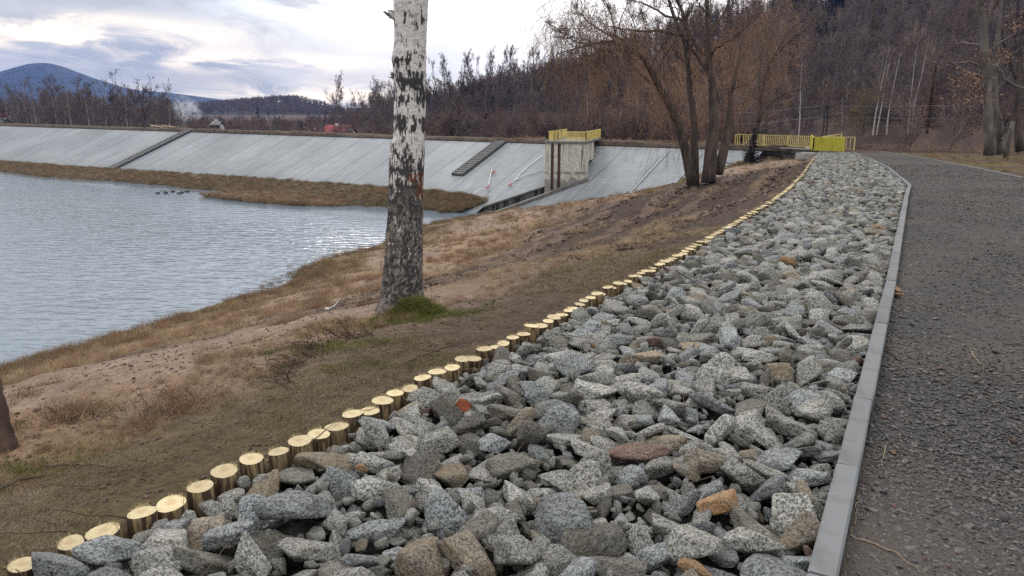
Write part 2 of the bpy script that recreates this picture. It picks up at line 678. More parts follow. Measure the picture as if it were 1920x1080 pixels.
# ------------------------------------------------------------------ water
m, t, b = mat('lake_water', 0.07, 0.5)
co = t.node('ShaderNodeTexCoord').outputs['Object']
wv = t.mapping(co, scale=(1.0, 1.0, 1), rot=(0, 0, R(8)))
h1 = t.noise(t.mapping(wv, scale=(0.55, 1.7, 1)), 1.1, 2, 0.5, 0.3)
h2 = t.noise(t.mapping(wv, scale=(0.5, 1.7, 1)), 2.6, 1, 0.5)
h3 = t.noise(co, 0.045, 3, 0.5)
calm = t.rmap(h3, 0.35, 0.6, 0.55, 1.0)
h = t.math('MULTIPLY', t.math('ADD', h1, t.math('MULTIPLY', h2, 0.35)), calm)
t.set(b, 'Base_Color', (0.16, 0.21, 0.26))
b.inputs['IOR'].default_value = 1.5
# sheltered water near the berm lies flat
sepc = t.node('ShaderNodeSeparateXYZ', None, Vector=co)
dd = t.math('ADD', t.math('MULTIPLY', sepc.outputs[0], float(-ND[0])), t.math('MULTIPLY', sepc.outputs[1], float(-ND[1])))
dd = t.math('SUBTRACT', float(-(C0 @ ND)), dd)          # distance out from the crest
shel = t.rmap(dd, 20, 32, 0.06, 1.0)
t.set(b, 'Normal', t.bump(t.math('MULTIPLY', h, shel), 1.0, 0.24))
M['water'] = m
pl = []
for s_, q_ in [(-30, 4), (260, 4), (300, 30), (300, 260), (-60, 260), (-60, 30)]:
    p = C0 + CD * s_ + ND * q_
    pl.append((p[0], p[1], WZ))
tag(mesh('water', pl, [tuple(range(6))], M['water']), kind='structure')

# ------------------------------------------------------------------ path
m, t, b = mat('dark_gravel', 0.9, 0.25)
co = t.node('ShaderNodeTexCoord').outputs['Object']
v1 = t.node('ShaderNodeTexVoronoi', None, Vector=co, Scale=70.0)
v2 = t.node('ShaderNodeTexVoronoi', None, Vector=co, Scale=110.0)
big = t.noise(co, 0.9, 4)
cc = t.mix(v1.outputs['Color'], (0.062, 0.060, 0.060), (0.13, 0.126, 0.122))
cc2 = t.mix(t.rmap(v1.outputs['Distance'], 0.0, 0.7), cc, (0.04, 0.039, 0.041))
cc3 = t.mix(t.rmap(big, 0.45, 0.7), cc2, (0.09, 0.075, 0.062))
t.set(b, 'Base_Color', cc3)
hh = t.math('ADD', t.math('MULTIPLY', v1.outputs['Distance'], -1.0), t.math('MULTIPLY', v2.outputs['Distance'], -0.4))
t.set(b, 'Normal', t.bump(hh, 0.7, 0.014))
M['gravel'] = m
RK = np.array([on_path(u, v, 0.04)[:2] for u, v in [(1920, 333), (1830, 314), (1760, 301), (1700, 290), (1650, 283.5)]])
rd = unit(RK[0] - RK[2])
# right edge runs back beside the left kerb about four metres away
Lk, Rk = [], []


def resample(P, step):
    P = np.array(P, float)
    L = np.concatenate([[0], np.cumsum(np.linalg.norm(np.diff(P, axis=0), axis=1))])
    n = max(2, int(round(L[-1] / step)) + 1)
    s_ = np.linspace(0, L[-1], n)
    return np.stack([np.interp(s_, L, P[:, i]) for i in range(P.shape[1])], 1), s_


kr, _ = resample(KP, 0.5)
tg = unit(np.gradient(kr, axis=0))
nr = np.stack([tg[:, 1], -tg[:, 0]], 1)
RKfull = np.vstack([RK[0] + unit(KP[1] - KP[3]) * 32, RK[0] + unit(KP[1] - KP[3]) * 8, RK])
pv, pf = [], []
for i, p in enumerate(kr):
    q = p + nr[i] * 4.0
    best = None
    # hit the right kerb if it is there
    seg = None
    for j in range(len(RKfull) - 1):
        a, b_ = RKfull[j], RKfull[j + 1]
        e = b_ - a
        den = nr[i][0] * e[1] - nr[i][1] * e[0]
        if abs(den) < 1e-9:
            continue
        tt = ((a[0] - p[0]) * e[1] - (a[1] - p[1]) * e[0]) / den
        ss = ((a[0] - p[0]) * nr[i][1] - (a[1] - p[1]) * nr[i][0]) / den
        if tt > 0 and 0 <= ss <= 1:
            best = tt
            break
    wdt = best if best else 4.0
    wdt = min(wdt, 8.0)
    for k_ in range(13):
        q = p + nr[i] * (0.05 + (wdt - 0.08) * k_ / 12)
        pv.append((q[0], q[1], float(zpl(q[1])) + 0.012 + 0.02 * (vnoise(q[0], q[1], 1.3, 5) - 0.3)))
for i in range(len(kr) - 1):
    for k_ in range(12):
        a = i * 13 + k_
        pf.append((a, a + 1, a + 14, a + 13))
tag(mesh('path', pv, pf, M['gravel'], smooth=True), kind='structure')

# ================================================================== kerbs
M['kerb'] = simple('kerb_concrete', (0.10, 0.105, 0.108), (0.165, 0.176, 0.184), 3.5, 0.85, 0.35, 60, 0.005, rnd=0.12, lo=0.3, hi=0.5)
ORD = ['nearest', 'second', 'third', 'fourth', 'fifth', 'sixth', 'seventh', 'eighth', 'ninth', 'tenth', 'eleventh', 'twelfth', 'thirteenth',
       'fourteenth', 'fifteenth', 'sixteenth', 'seventeenth', 'eighteenth', 'nineteenth', 'twentieth']
TENS = {20: 'twenty', 30: 'thirty', 40: 'forty', 50: 'fifty', 60: 'sixty', 70: 'seventy', 80: 'eighty', 90: 'ninety'}


def ordw(i):
    """0 -> nearest, 1 -> second ..."""
    if i < 20:
        return ORD[i]
    n = i + 1
    tn, u_ = n // 10 * 10, n % 10
    if n < 100:
        if u_ == 0:
            return TENS[tn][:-1] + 'ieth'
        return TENS[tn] + '-' + ['first', 'second', 'third', 'fourth', 'fifth', 'sixth', 'seventh', 'eighth', 'ninth'][u_ - 1]
    return 'hundredth' if n == 100 else 'farther'


def kerb_mesh(L, w_=0.085, h_=0.32, bev=0.008):
    # profile with small chamfers, slightly uneven top
    prof = [(-w_ / 2, -h_), (w_ / 2, -h_), (w_ / 2, -bev), (w_ / 2 - bev, 0), (-w_ / 2 + bev, 0), (-w_ / 2, -bev)]
    n = 9
    V, Fc = [], []
    for i in range(n):
        y = L * i / (n - 1)
        for j, (a, b_) in enumerate(prof):
            V.append((a + random.uniform(-1, 1) * 0.0012, y, b_ + random.uniform(-1, 1) * 0.0012))
    for i in range(n - 1):
        for j in range(6):
            a, b_ = i * 6 + j, i * 6 + (j + 1) % 6
            Fc.append((a, b_, b_ + 6, a + 6))
    Fc.append(tuple(range(5, -1, -1)))
    Fc.append(tuple((n - 1) * 6 + j for j in range(6)))
    return V, Fc


def kerb_run(P, top, labelf, group, L0=1.0, w_=0.098, maxn=200, skip=0):
    pts, _ = resample(P, L0)
    base = None
    k_ = 0
    for i in range(len(pts) - 1):
        a, b_ = pts[i], pts[i + 1]
        if a[1] < 0.8:
            continue
        d_ = b_ - a
        L = np.linalg.norm(d_)
        V, Fc = kerb_mesh(L - 0.008, w_)
        o = mesh('kerb_block', V, Fc, M['kerb'])
        za, zb = float(zpl(a[1])) + top, float(zpl(b_[1])) + top
        o.location = (a[0], a[1], za + random.uniform(-0.003, 0.003))
        o.rotation_euler = (math.atan2(zb - za, L), 0, math.atan2(-d_[0], d_[1]) + random.uniform(-0.004, 0.004))
        tag(o, labelf(k_, a), 'kerb', group)
        k_ += 1


# ------------------------------------------------------------------ run of kerb beside the stones
kerb_run(KP, 0.085, lambda k_, a: ('%s concrete kerb block from the camera between stones and gravel path' % ordw(k_)) if k_ < 40 else 'far concrete kerb block between the stone bed and the bend of the path',
         'kerb blocks between the stones and the path')
kerb_run(RK, 0.05, lambda k_, a: '%s kerb block from the right edge on the far side of the path' % ordw(k_) if k_ < 20 else 'far kerb block on the far side of the path near the bridge',
         'kerb blocks on the far side of the path')

# ================================================================== log posts
m, t, b = mat('peeled_log_side', 0.8, 0.2)
co = t.node('ShaderNodeTexCoord').outputs['Object']
oi = t.node('ShaderNodeObjectInfo').outputs['Random']
co = t.vmath('ADD', co, t.node('ShaderNodeCombineXYZ', None, X=t.math('MULTIPLY', oi, 9.0), Y=oi, Z=oi).outputs[0])
n_ = t.noise(t.mapping(co, scale=(38, 38, 5)), 1.0, 3, 0.6)
cside = t.mix(t.rmap(n_, 0.45, 0.62), (0.06, 0.04, 0.027), (0.29, 0.22, 0.12))
t.set(b, 'Base_Color', cside)
t.set(b, 'Normal', t.bump(n_, 0.6, 0.012))
M['log_side'] = m
m, t, b = mat('cut_wood', 0.7, 0.2)
co = t.node('ShaderNodeTexCoord').outputs['Object']
oi = t.node('ShaderNodeObjectInfo').outputs['Random']
rad = t.vmath('LENGTH', t.vmath('MULTIPLY', t.vmath('ADD', co, (0.006, -0.004, 0)), (1, 1, 0)))
rings = t.math('SINE', t.math('ADD', t.math('MULTIPLY', rad, 620.0), t.math('MULTIPLY', t.noise(co, 25, 2), 9.0)))
c_ = t.mix(t.rmap(rings, -1, 1), (0.55, 0.45, 0.26), (0.70, 0.61, 0.39))
core = t.rmap(rad, 0.010, 0.030, 0.45, 0.0)
c_ = t.mix(core, c_, (0.42, 0.26, 0.12))
c_ = t.mix(t.rmap(t.noise(co, 30, 4), 0.5, 0.75, 0, 0.5), c_, (0.46, 0.36, 0.22))
kk = t.vmath('SCALE', c_)
t.l.new(t.rmap(oi, 0, 1, 0.75, 1.08), kk.node.inputs['Scale'])
t.set(b, 'Base_Color', kk)
t.set(b, 'Normal', t.bump(rings, 0.2, 0.003))
M['cut_wood'] = m


def post_proto(seed, n=22):
    rg = np.random.default_rng(seed)
    th = np.arange(n) / n * 2 * math.pi
    w1 = 1 + 0.05 * np.sin(th * 2 + rg.uniform(0, 6)) + 0.03 * np.sin(th * 3 + rg.uniform(0, 6)) + rg.normal(0, 0.008, n)
    zz = [-0.45, -0.10, -0.012, 0.0]
    rr = [0.97, 1.0, 1.0, 0.965]
    V = []
    tilt = rg.uniform(-0.07, 0.07, 2)
    for z_, r_ in zip(zz, rr):
        x, y = 0.062 * w1 * r_ * np.cos(th), 0.062 * w1 * r_ * np.sin(th)
        z2 = z_ + (x * tilt[0] + y * tilt[1] if z_ > -0.05 else 0)
        V.append(np.stack([x, y, z2 * np.ones(n) if np.isscalar(z2) else z2], 1))
    V = np.concatenate(V)
    Fs = [(i * n + j, i * n + (j + 1) % n, (i + 1) * n + (j + 1) % n, (i + 1) * n + j) for i in range(3) for j in range(n)]
    side = mesh('log_post', V, Fs, M['log_side'], smooth=True)
    # end grain: three rings, a little saw-rough
    T = []
    for r_, dz_ in ((0.965, 0.0), (0.6, 0.002), (0.25, 0.001)):
        x, y = 0.062 * w1 * r_ * np.cos(th), 0.062 * w1 * r_ * np.sin(th)
        T.append(np.stack([x, y, x * tilt[0] + y * tilt[1] + dz_ + rg.normal(0, 0.0006, n)], 1))
    T = np.concatenate(T)
    Ft = [(i * n + j, i * n + (j + 1) % n, (i + 1) * n + (j + 1) % n, (i + 1) * n + j) for i in range(2) for j in range(n)] + [tuple(2 * n + j for j in range(n))]
    # torn fibres at the rim
    fb = MB()
    for k_ in range(26):
        a = rg.normal(2.0, 0.8)
        r_ = 0.060 * rg.uniform(0.85, 1.0)
        p0 = np.array([r_ * math.cos(a), r_ * math.sin(a), 0.0])
        fb.tube([p0, p0 + np.array([rg.normal(0, 0.008), rg.normal(0, 0.008), rg.uniform(0.006, 0.022)])], [0.0012, 0.0004], 3, cap=False)
    fb.V.append(T)
    fb.Fq += [tuple(i_ + fb.n for i_ in f) for f in Ft]
    top = fb.build('cut_face', M['cut_wood'], side)
    return side, [top]


protos = [post_proto(s_) for s_ in range(8)]
pp, ss_ = resample(PP[1:], 0.02)
cum = 0.0
posts = []
s_cur = 0.02
L_tot = ss_[-1]
i = 0
while s_cur < L_tot:
    x = np.interp(s_cur, ss_, pp[:, 0])
    y = np.interp(s_cur, ss_, pp[:, 1])
    posts.append((x, y))
    far = y > 22
    s_cur += random.uniform(0.136, 0.156) if not far else random.uniform(0.18, 0.24)
posts = [p for p in posts if p[1] > 1.7]
print('posts', len(posts))
POSTLOC = []
used = set()
for i, (x, y) in enumerate(posts):
    k_ = random.randrange(8)
    side, kids = protos[k_]
    zt = float(zpl(y)) + 0.025 + random.uniform(-0.022, 0.022)
    sc = random.uniform(0.80, 1.06)
    ox, oy = x + random.uniform(-0.012, 0.012), y + random.uniform(-0.012, 0.012)
    if k_ not in used:
        used.add(k_)
        o = side
        o.location = (ox, oy, zt)
        o.rotation_euler = (random.uniform(-0.05, 0.05), random.uniform(-0.05, 0.05), random.uniform(-0.9, 0.9))
        o.scale = (sc, sc, 1)
    else:
        o = copy_thing(side, kids if y < 25 else kids[:1], (ox, oy, zt), 0, (sc, sc, 1))
        o.rotation_euler = (random.uniform(-0.05, 0.05), random.uniform(-0.05, 0.05), random.uniform(-0.9, 0.9))
    if i < 99:
        lab = '%s round log post from the bottom left corner, edging the stone bed' % ordw(i)
    elif y < 25:
        lab = 'small distant log post in the row along the stones, beyond the birch'
    else:
        lab = 'tiny far log post where the row bends towards the yellow railing'
    tag(o, lab, 'post', 'log posts edging the stone bed')
    POSTLOC.append((ox, oy, ordw(i)))

# ================================================================== stones
from mathutils import noise as mnoise
import bmesh


def ico(sub):
    bm = bmesh.new()
    bmesh.ops.create_icosphere(bm, subdivisions=sub, radius=1.0)
    V = np.array([v.co[:] for v in bm.verts])
    Fc = np.array([[v.index for v in f.verts] for f in bm.faces])
    bm.free()
    return V, Fc


ICO = {s_: ico(s_) for s_ in (2, 3, 4)}


def rock_shape(seed, sub, flat=0.55, mid=0.75):
    """an angular stone with softened edges, half-length one"""
    rg = np.random.default_rng(seed)
    V, Fc = ICO[sub]
    n = int(rg.integers(7, 12))
    N = unit(rg.normal(0, 1, (n, 3)))
    N = np.vstack([N, unit(np.array([[0.1, 0.1, 1.0], [0.05, -0.1, -1.0]]))])
    Dd = np.concatenate([rg.uniform(0.5, 1.0, n), [0.75, 0.75]])
    q = np.maximum(V @ N.T, 1e-3) / Dd
    p = 26.0
    r_ = np.minimum((q ** p).sum(1) ** (-1 / p), 1.3)
    W = V * r_[:, None]
    for a, s_ in ((0.08, 1.7), (0.04, 4.5), (0.022, 11.0)):
        nn = np.array([mnoise.noise(Vector((v * s_ + seed * 3.1).tolist())) for v in V])
        W = W * (1 + a * nn)[:, None]
    W = W * np.array([1.0, mid, flat])
    W /= np.abs(W[:, 0]).max()
    return W, Fc


MATS = ['g1', 'g2', 'g3', 'g4', 'g5', 'g6']
MCOL = {'g1': 'pale grey speckled', 'g2': 'blue-grey speckled', 'g3': 'dark grey', 'g4': 'brownish', 'g5': 'rusty orange', 'g6': 'dull reddish'}


def inbed_test(x, y):
    _, sp, _ = dpoly(x, y, PP)
    dp, _, _ = dpoly(x, y, PP)
    dk, sk, _ = dpoly(x, y, KP)
    return (sp < 0) & (sk > 0), dp, dk


# stones one can point to: px centre, half length, height ratio, width ratio, yaw, colour, label
SPEC = [
    (1215, 735, 0.165, 0.45, 0.85, 10, 'g1', 'largest flat slab of pale granite lying tilted in the middle of the stones', 'the big pale slab'),
    (1200, 832, 0.175, 0.30, 0.55, 5, 'g6', 'long reddish-brown slab lying low among grey stones below the pale slab', 'the long red-brown slab'),
    (1352, 668, 0.075, 0.65, 0.8, 30, 'g5', 'bright rusty orange rock behind the big pale slab', 'the bright orange rock'),
    (1360, 935, 0.115, 0.55, 0.65, -5, 'g5', 'blocky golden-brown stone close to the kerb in the foreground', 'the golden-brown block'),
    (1505, 925, 0.095, 0.7, 0.6, 70, 'g4', 'upright tan-edged stone beside the nearest kerb', 'the upright tan stone'),
    (1285, 868, 0.075, 0.4, 0.6, 8, 'g4', 'small flat brick-brown stone right of the red-brown slab', 'the brick-brown stone'),
    (560, 945, 0.17, 0.55, 0.7, 15, 'g2', 'big bluish block with a sharp edge at the lower left', 'the big bluish block'),
    (205, 1015, 0.125, 0.5, 0.6, 5, 'g2', 'large flat-topped bluish stone against the nearest log posts', 'the flat-topped bluish stone'),
    (110, 1052, 0.11, 0.5, 0.6, 0, 'g2', 'flat bluish stone at the bottom left beside the first log post', 'the bottom left flat stone'),
    (945, 958, 0.13, 0.4, 0.55, 12, 'g1', 'wide pale stone with a shaded lower face in the lower middle', 'the wide pale stone'),
    (1210, 583, 0.17, 0.35, 0.35, 22, 'g3', 'long dark wedge-shaped stone pointing left near the middle log posts', 'the long dark wedge'),
    (1480, 489, 0.12, 0.7, 0.8, 0, 'g5', 'small orange-yellow stone in the distant part of the bed', 'the far orange stone'),
    (1225, 635, 0.085, 0.7, 0.7, 40, 'g6', 'dull red-brown block behind the orange rock', 'the dull red block'),
    (1305, 1010, 0.12, 0.6, 0.7, 35, 'g1', 'large rounded pale stone at the bottom right of the bed', 'the rounded pale stone'),
    (1420, 1010, 0.12, 0.55, 0.6, -25, 'g1', 'pale egg-shaped granite at the bottom right next to the kerb', 'the egg-shaped granite'),
    (960, 1030, 0.115, 0.65, 0.7, 95, 'g1', 'tall narrow pale stone standing at the bottom middle', 'the tall narrow stone'),
    (1310, 1062, 0.085, 0.55, 0.6, -20, 'g5', 'orange-sided stone at the very bottom right', 'the orange-sided stone'),
    (820, 820, 0.12, 0.5, 0.55, 20, 'g1', 'elongated pale stone in the left middle of the bed', 'the elongated pale stone'),
    (680, 862, 0.035, 0.9, 0.8, 0, 'g5', 'tiny square orange stone wedged behind the log posts', 'the tiny orange stone'),
]
stones = []                        # x,y,r,kind,...
cell = 0.2
hashg = {}


def near_ok(x, y, r_, fac):
    cx, cyy = int(x // cell), int(y // cell)
    for a in range(cx - 2, cx + 3):
        for b_ in range(cyy - 2, cyy + 3):
            for (X, Y, Rr) in hashg.get((a, b_), ()):
                if (X - x) ** 2 + (Y - y) ** 2 < (fac * (Rr + r_)) ** 2:
                    return False
    return True


def put(x, y, r_):
    hashg.setdefault((int(x // cell), int(y // cell)), []).append((x, y, r_))


for (u, v, a, fl, md, yaw, mk, lab, lm) in SPEC:
    p = on_path(u, v, 0.06)
    put(p[0], p[1], a * 0.8)
    stones.append(dict(x=p[0], y=p[1], a=a, fl=fl, md=md, yaw=R(yaw), m=mk, label=lab, lm=lm, layer=2))
# candidate darts along the bed
bp, bs = resample(PP[1:], 0.05)
area_n = 15000
cand = []
ys = np.concatenate([rng.uniform(1.5, 14, 44000), rng.uniform(14, 58, 60000)])
xs = rng.uniform(-3.2, 27, len(ys))
# narrow x range round the bed for each y
pxl = np.interp(ys, PP[:, 1], PP[:, 0])
kxl = np.interp(ys, KP[:, 1], KP[:, 0])
xs = pxl - 0.05 + (kxl - pxl + 0.1) * rng.uniform(0, 1, len(ys))
ok, dpp, dkk = inbed_test(xs, ys)
aa = np.exp(rng.normal(math.log(0.062), 0.36, len(ys))).clip(0.034, 0.14)
order = np.argsort(-aa)
for j in order:
    if not ok[j]:
        continue
    a = float(aa[j])
    r_ = a * 0.80
    if dkk[j] < 0.05 + r_ * 0.55 or dpp[j] < 0.085 + r_ * 0.55:
        continue
    if near_ok(xs[j], ys[j], r_, 0.69):
        put(xs[j], ys[j], r_)
        mk = random.choices(MATS, [58, 21, 15, 5, 0.12, 0.5])[0]
        stones.append(dict(x=xs[j], y=ys[j], a=a, fl=random.uniform(0.32, 0.58), md=random.uniform(0.55, 0.88), yaw=random.uniform(0, 6.28), m=mk, layer=1, dp=float(dpp[j])))
n_top = len(stones)
# small stones filling the gaps, lying lower
cnt = 0
for j in rng.permutation(len(ys)):
    if not ok[j] or dkk[j] < 0.06 or dpp[j] < 0.10 or ys[j] > 30:
        continue
    if cnt > 7500:
        break
    a = random.uniform(0.022, 0.042) if ys[j] < 14 else random.uniform(0.035, 0.055)
    if near_ok(xs[j], ys[j], a * 0.75, 0.62):
        put(xs[j], ys[j], a * 0.75)
        cnt += 1
        stones.append(dict(x=xs[j], y=ys[j], a=a, fl=random.uniform(0.5, 0.8), md=random.uniform(0.6, 0.9), yaw=random.uniform(0, 6.28),
                           m=random.choices(MATS, [58, 21, 15, 5, 0.15, 0.6])[0], layer=0))
print('stones', n_top, len(stones))
for s_ in stones:
    h = s_['a'] * s_['fl']
    base = float(zpl(s_['y'])) - 0.09
    if s_['layer'] == 2:
        z = base + h * 0.8 + 0.075
        tl = 0.18
    elif s_['layer'] == 1:
        z = base + h * 0.75 + random.uniform(0.0, 0.06) * min(1.0, s_.get('dp', 1.0) / 0.5 + 0.2)
        tl = 0.42
    else:
        z = base + random.uniform(0.03, 0.09)
        tl = 0.7
    s_['z'] = z
    s_['rot'] = (random.gauss(0, tl), random.gauss(0, tl), s_['yaw'])
    p = np.array([s_['x'], s_['y'], z]) - np.array([0, 0, CAMZ])
    dep = p[1] * CP - p[2] * SP
    s_['px'] = (960 + F * p[0] / dep, 540 + F * (-(p[1] * SP + p[2] * CP)) / dep)
    vis = -60 < s_['px'][0] < 1980 and s_['px'][1] < 1110
    s_['show'] = (s_['a'] / dep if vis else 0) * (1 if s_['layer'] else 0.35)
stones.sort(key=lambda q: -q['show'])
solo = [q for q in stones if 'label' in q] + [q for q in stones if 'label' not in q][:300 - len(SPEC)]
rest = [q for q in stones if not any(q is k_ for k_ in solo[:0])]
ids = set(id(q) for q in solo)
rest = [q for q in stones if id(q) not in ids and q['px'][1] < 1200]

# shape library
rock_lib = []
for s_ in range(44):
    rock_lib.append(rock_shape(s_ + 1, 3))
hi_lib = [rock_shape(200 + s_, 4) for s_ in range(36)]
hi_mesh = {}


def hi_me(k_, mk):
    if (k_, mk) not in hi_mesh:
        W, Fc = hi_lib[k_]
        o = mesh('stone', W, Fc, M[mk], smooth=True)
        me = o.data
        bpy.data.objects.remove(o)
        hi_mesh[(k_, mk)] = me
    return hi_mesh[(k_, mk)]


# names for stones: their own look plus the nearest thing one can find
lmk = [(q['x'], q['y'], q['lm'], q) for q in solo if 'lm' in q]
lmk += [(x, y, 'the %s log post' % o_, None) for k_, (x, y, o_) in enumerate(POSTLOC[:16])]
seen = {}
SHAPE = lambda q: ('flat' if q['fl'] < 0.48 else 'chunky' if q['fl'] > 0.62 else 'long' if q['md'] < 0.67 else 'angular')


def stone_label(q):
    size = 'small' if q['a'] < 0.075 else 'large' if q['a'] > 0.12 else 'mid-sized'
    for tr in range(12):
        ds = sorted(((q['x'] - x) ** 2 + (q['y'] - y) ** 2, k_) for k_, (x, y, _, o) in enumerate(lmk) if o is not q)
        d2, k_ = ds[min(tr, len(ds) - 1)]
        x, y, nm, _ = lmk[k_]
        dx, dy = q['x'] - x, q['y'] - y
        dist = math.sqrt(d2)
        w1 = ('just ' if dist < 0.3 else '' if dist < 0.6 else 'some way ')
        if abs(dx) > abs(dy) * 2:
            rel = 'right of' if dx > 0 else 'left of'
        elif abs(dy) > abs(dx) * 2:
            rel = 'behind' if dy > 0 else 'in front of'
        else:
            rel = ('behind and ' if dy > 0 else 'in front and ') + ('right of' if dx > 0 else 'left of')
        lab = '%s %s %s stone %s%s %s' % (size, SHAPE(q), MCOL[q['m']], w1, rel, nm)
        if len(lab.split()) > 16:
            lab = lab.replace('just ', '').replace('some way ', '').replace(' log post', ' post')
        if lab not in seen and len(lab.split()) <= 16:
            seen[lab] = 1
            return lab
    return 'small plain grey stone wedged among bigger ones in the foreground of the bed'


for q in solo:
    k_ = random.randrange(len(hi_lib))
    o = bpy.data.objects.new('stone', hi_me(k_, q['m']))
    COL.objects.link(o)
    o.location = (q['x'], q['y'], q['z'])
    o.rotation_euler = q['rot']
    a = q['a'] * 1.08
    o.scale = (a, a * q['md'] / 0.75, a * q['fl'] / 0.55)
    lab = q.get('label') or stone_label(q)
    tag(o, lab, 'stone', 'loose granite stones in the foreground of the bed')
# object coordinates are in units of the half length, so the speckle must be scaled per stone
for mk in MATS:
    pass


# ------------------------------------------------------------------ scatter with geometry nodes
LIBS = {}


def lib_collection(name, items):
    """items: list of (V,F,mat,smooth) -> a collection outside the scene"""
    cl_ = bpy.data.collections.new(name)
    for i_, (V, Fc, mt, sm) in enumerate(items):
        o = mesh('%s_%03d' % (name, i_), V, Fc, mt, smooth=sm)
        COL.objects.unlink(o)
        cl_.objects.link(o)
    return cl_


def scatter(name, pts, rot, scl, idx, coll, label=None, cat=None):
    n = len(pts)
    me = bpy.data.meshes.new(name)
    me.vertices.add(n)
    me.vertices.foreach_set('co', np.asarray(pts, np.float32).ravel())
    for an, typ, arr, key in (('rot', 'FLOAT_VECTOR', rot, 'vector'), ('scl', 'FLOAT_VECTOR', scl, 'vector'), ('pick', 'INT', idx, 'value')):
        a = me.attributes.new(an, typ, 'POINT')
        a.data.foreach_set(key, np.asarray(arr, np.int32 if typ == 'INT' else np.float32).ravel())
    o = bpy.data.objects.new(name, me)
    COL.objects.link(o)
    ng = bpy.data.node_groups.new(name, 'GeometryNodeTree')
    ng.interface.new_socket('Geometry', in_out='INPUT', socket_type='NodeSocketGeometry')
    ng.interface.new_socket('Geometry', in_out='OUTPUT', socket_type='NodeSocketGeometry')
    N = ng.nodes
    gi, go = N.new('NodeGroupInput'), N.new('NodeGroupOutput')
    ci = N.new('GeometryNodeCollectionInfo')
    ci.inputs['Collection'].default_value = coll
    ci.inputs['Separate Children'].default_value = True
    ci.inputs['Reset Children'].default_value = True
    ip = N.new('GeometryNodeInstanceOnPoints')
    ip.inputs['Pick Instance'].default_value = True

    def attr(nm, dt):
        a_ = N.new('GeometryNodeInputNamedAttribute')
        a_.data_type = dt
        a_.inputs[0].default_value = nm
        return a_.outputs[0]
    L = ng.links
    L.new(gi.outputs[0], ip.inputs['Points'])
    L.new(ci.outputs[0], ip.inputs['Instance'])
    L.new(attr('pick', 'INT'), ip.inputs['Instance Index'])
    er = N.new('FunctionNodeEulerToRotation')
    L.new(attr('rot', 'FLOAT_VECTOR'), er.inputs[0])
    L.new(er.outputs[0], ip.inputs['Rotation'])
    L.new(attr('scl', 'FLOAT_VECTOR'), ip.inputs['Scale'])
    L.new(ip.outputs[0], go.inputs[0])
    md = o.modifiers.new('scatter', 'NODES')
    md.node_group = ng
    tag(o, label, cat, kind='stuff')
    return o


rl = []
rlm = []
for i_, (W, Fc) in enumerate(rock_lib):
    mk = random.choices(MATS, [50, 19, 17, 11, 0.5, 0.5])[0] if i_ > 5 else MATS[i_]
    rl.append((W, Fc, M[mk], True))
    rlm.append(mk)
bym = {mk: [i_ for i_, k_ in enumerate(rlm) if k_ == mk] for mk in MATS}
cst = lib_collection('stone_shape', rl)
q = rest
scatter('stone_bed', [(s_['x'], s_['y'], s_['z']) for s_ in q], [s_['rot'] for s_ in q],
        [(s_['a'] * 1.08, s_['a'] * 1.08 * s_['md'] / 0.75, s_['a'] * 1.08 * s_['fl'] / 0.55) for s_ in q],
        [random.choice(bym[s_['m']]) for s_ in q], cst, 'bed of loose grey granite stones running between log posts and kerb', 'stones')

# ================================================================== dam
m, t, b = mat('dam_lining', 0.5, 0.4)
co = t.node('ShaderNodeTexCoord').outputs['Object']
sx = t.node('ShaderNodeSeparateXYZ', None, Vector=co)
X, Y = sx.outputs[0], sx.outputs[1]
wob = t.math('MULTIPLY', t.math('SUBTRACT', t.noise(co, 0.25, 3), 0.5), 0.7)
xs_ = t.math('ADD', X, wob)
fr = t.math('FRACT', t.math('DIVIDE', xs_, 4.3))
seam = t.rmap(t.math('ABSOLUTE', t.math('SUBTRACT', fr, 0.5)), 0.0, 0.03, 1, 0)
idx = t.node('ShaderNodeTexWhiteNoise', {'noise_dimensions': '1D'}, W=t.math('FLOOR', t.math('DIVIDE', t.math('ADD', xs_, 2.15), 4.3))).outputs[0]
fr2 = t.math('FRACT', t.math('DIVIDE', t.math('ADD', xs_, 1.1), 4.3))
pale = t.math('MULTIPLY', t.rmap(t.math('ABSOLUTE', t.math('SUBTRACT', fr2, 0.5)), 0.0, 0.03, 1, 0), t.rmap(t.noise(co, 0.5, 2), 0.5, 0.6))
fine = t.noise(t.mapping(co, scale=(0.5, 5.0, 1), rot=(0, 0, R(-28))), 1.0, 5, 0.7)
fine2 = t.noise(t.mapping(co, scale=(1.6, 0.15, 1)), 1.0, 4, 0.6)
big = t.noise(co, 0.12, 4)
base_ = t.mix(t.rmap(big, 0.35, 0.65), (0.205, 0.228, 0.248), (0.275, 0.298, 0.318))
k = t.math('ADD', t.rmap(fine, 0.25, 0.75, 0.78, 1.22), t.math('ADD', t.rmap(fine2, 0.3, 0.7, -0.10, 0.10), t.rmap(idx, 0, 1, -0.07, 0.07)))
bs_ = t.vmath('SCALE', base_)
t.l.new(k, bs_.node.inputs['Scale'])
cc = t.mix(t.math('MULTIPLY', seam, 0.75), bs_, (0.10, 0.115, 0.13))
cc = t.mix(t.math('MULTIPLY', pale, 0.5), cc, (0.42, 0.45, 0.48))
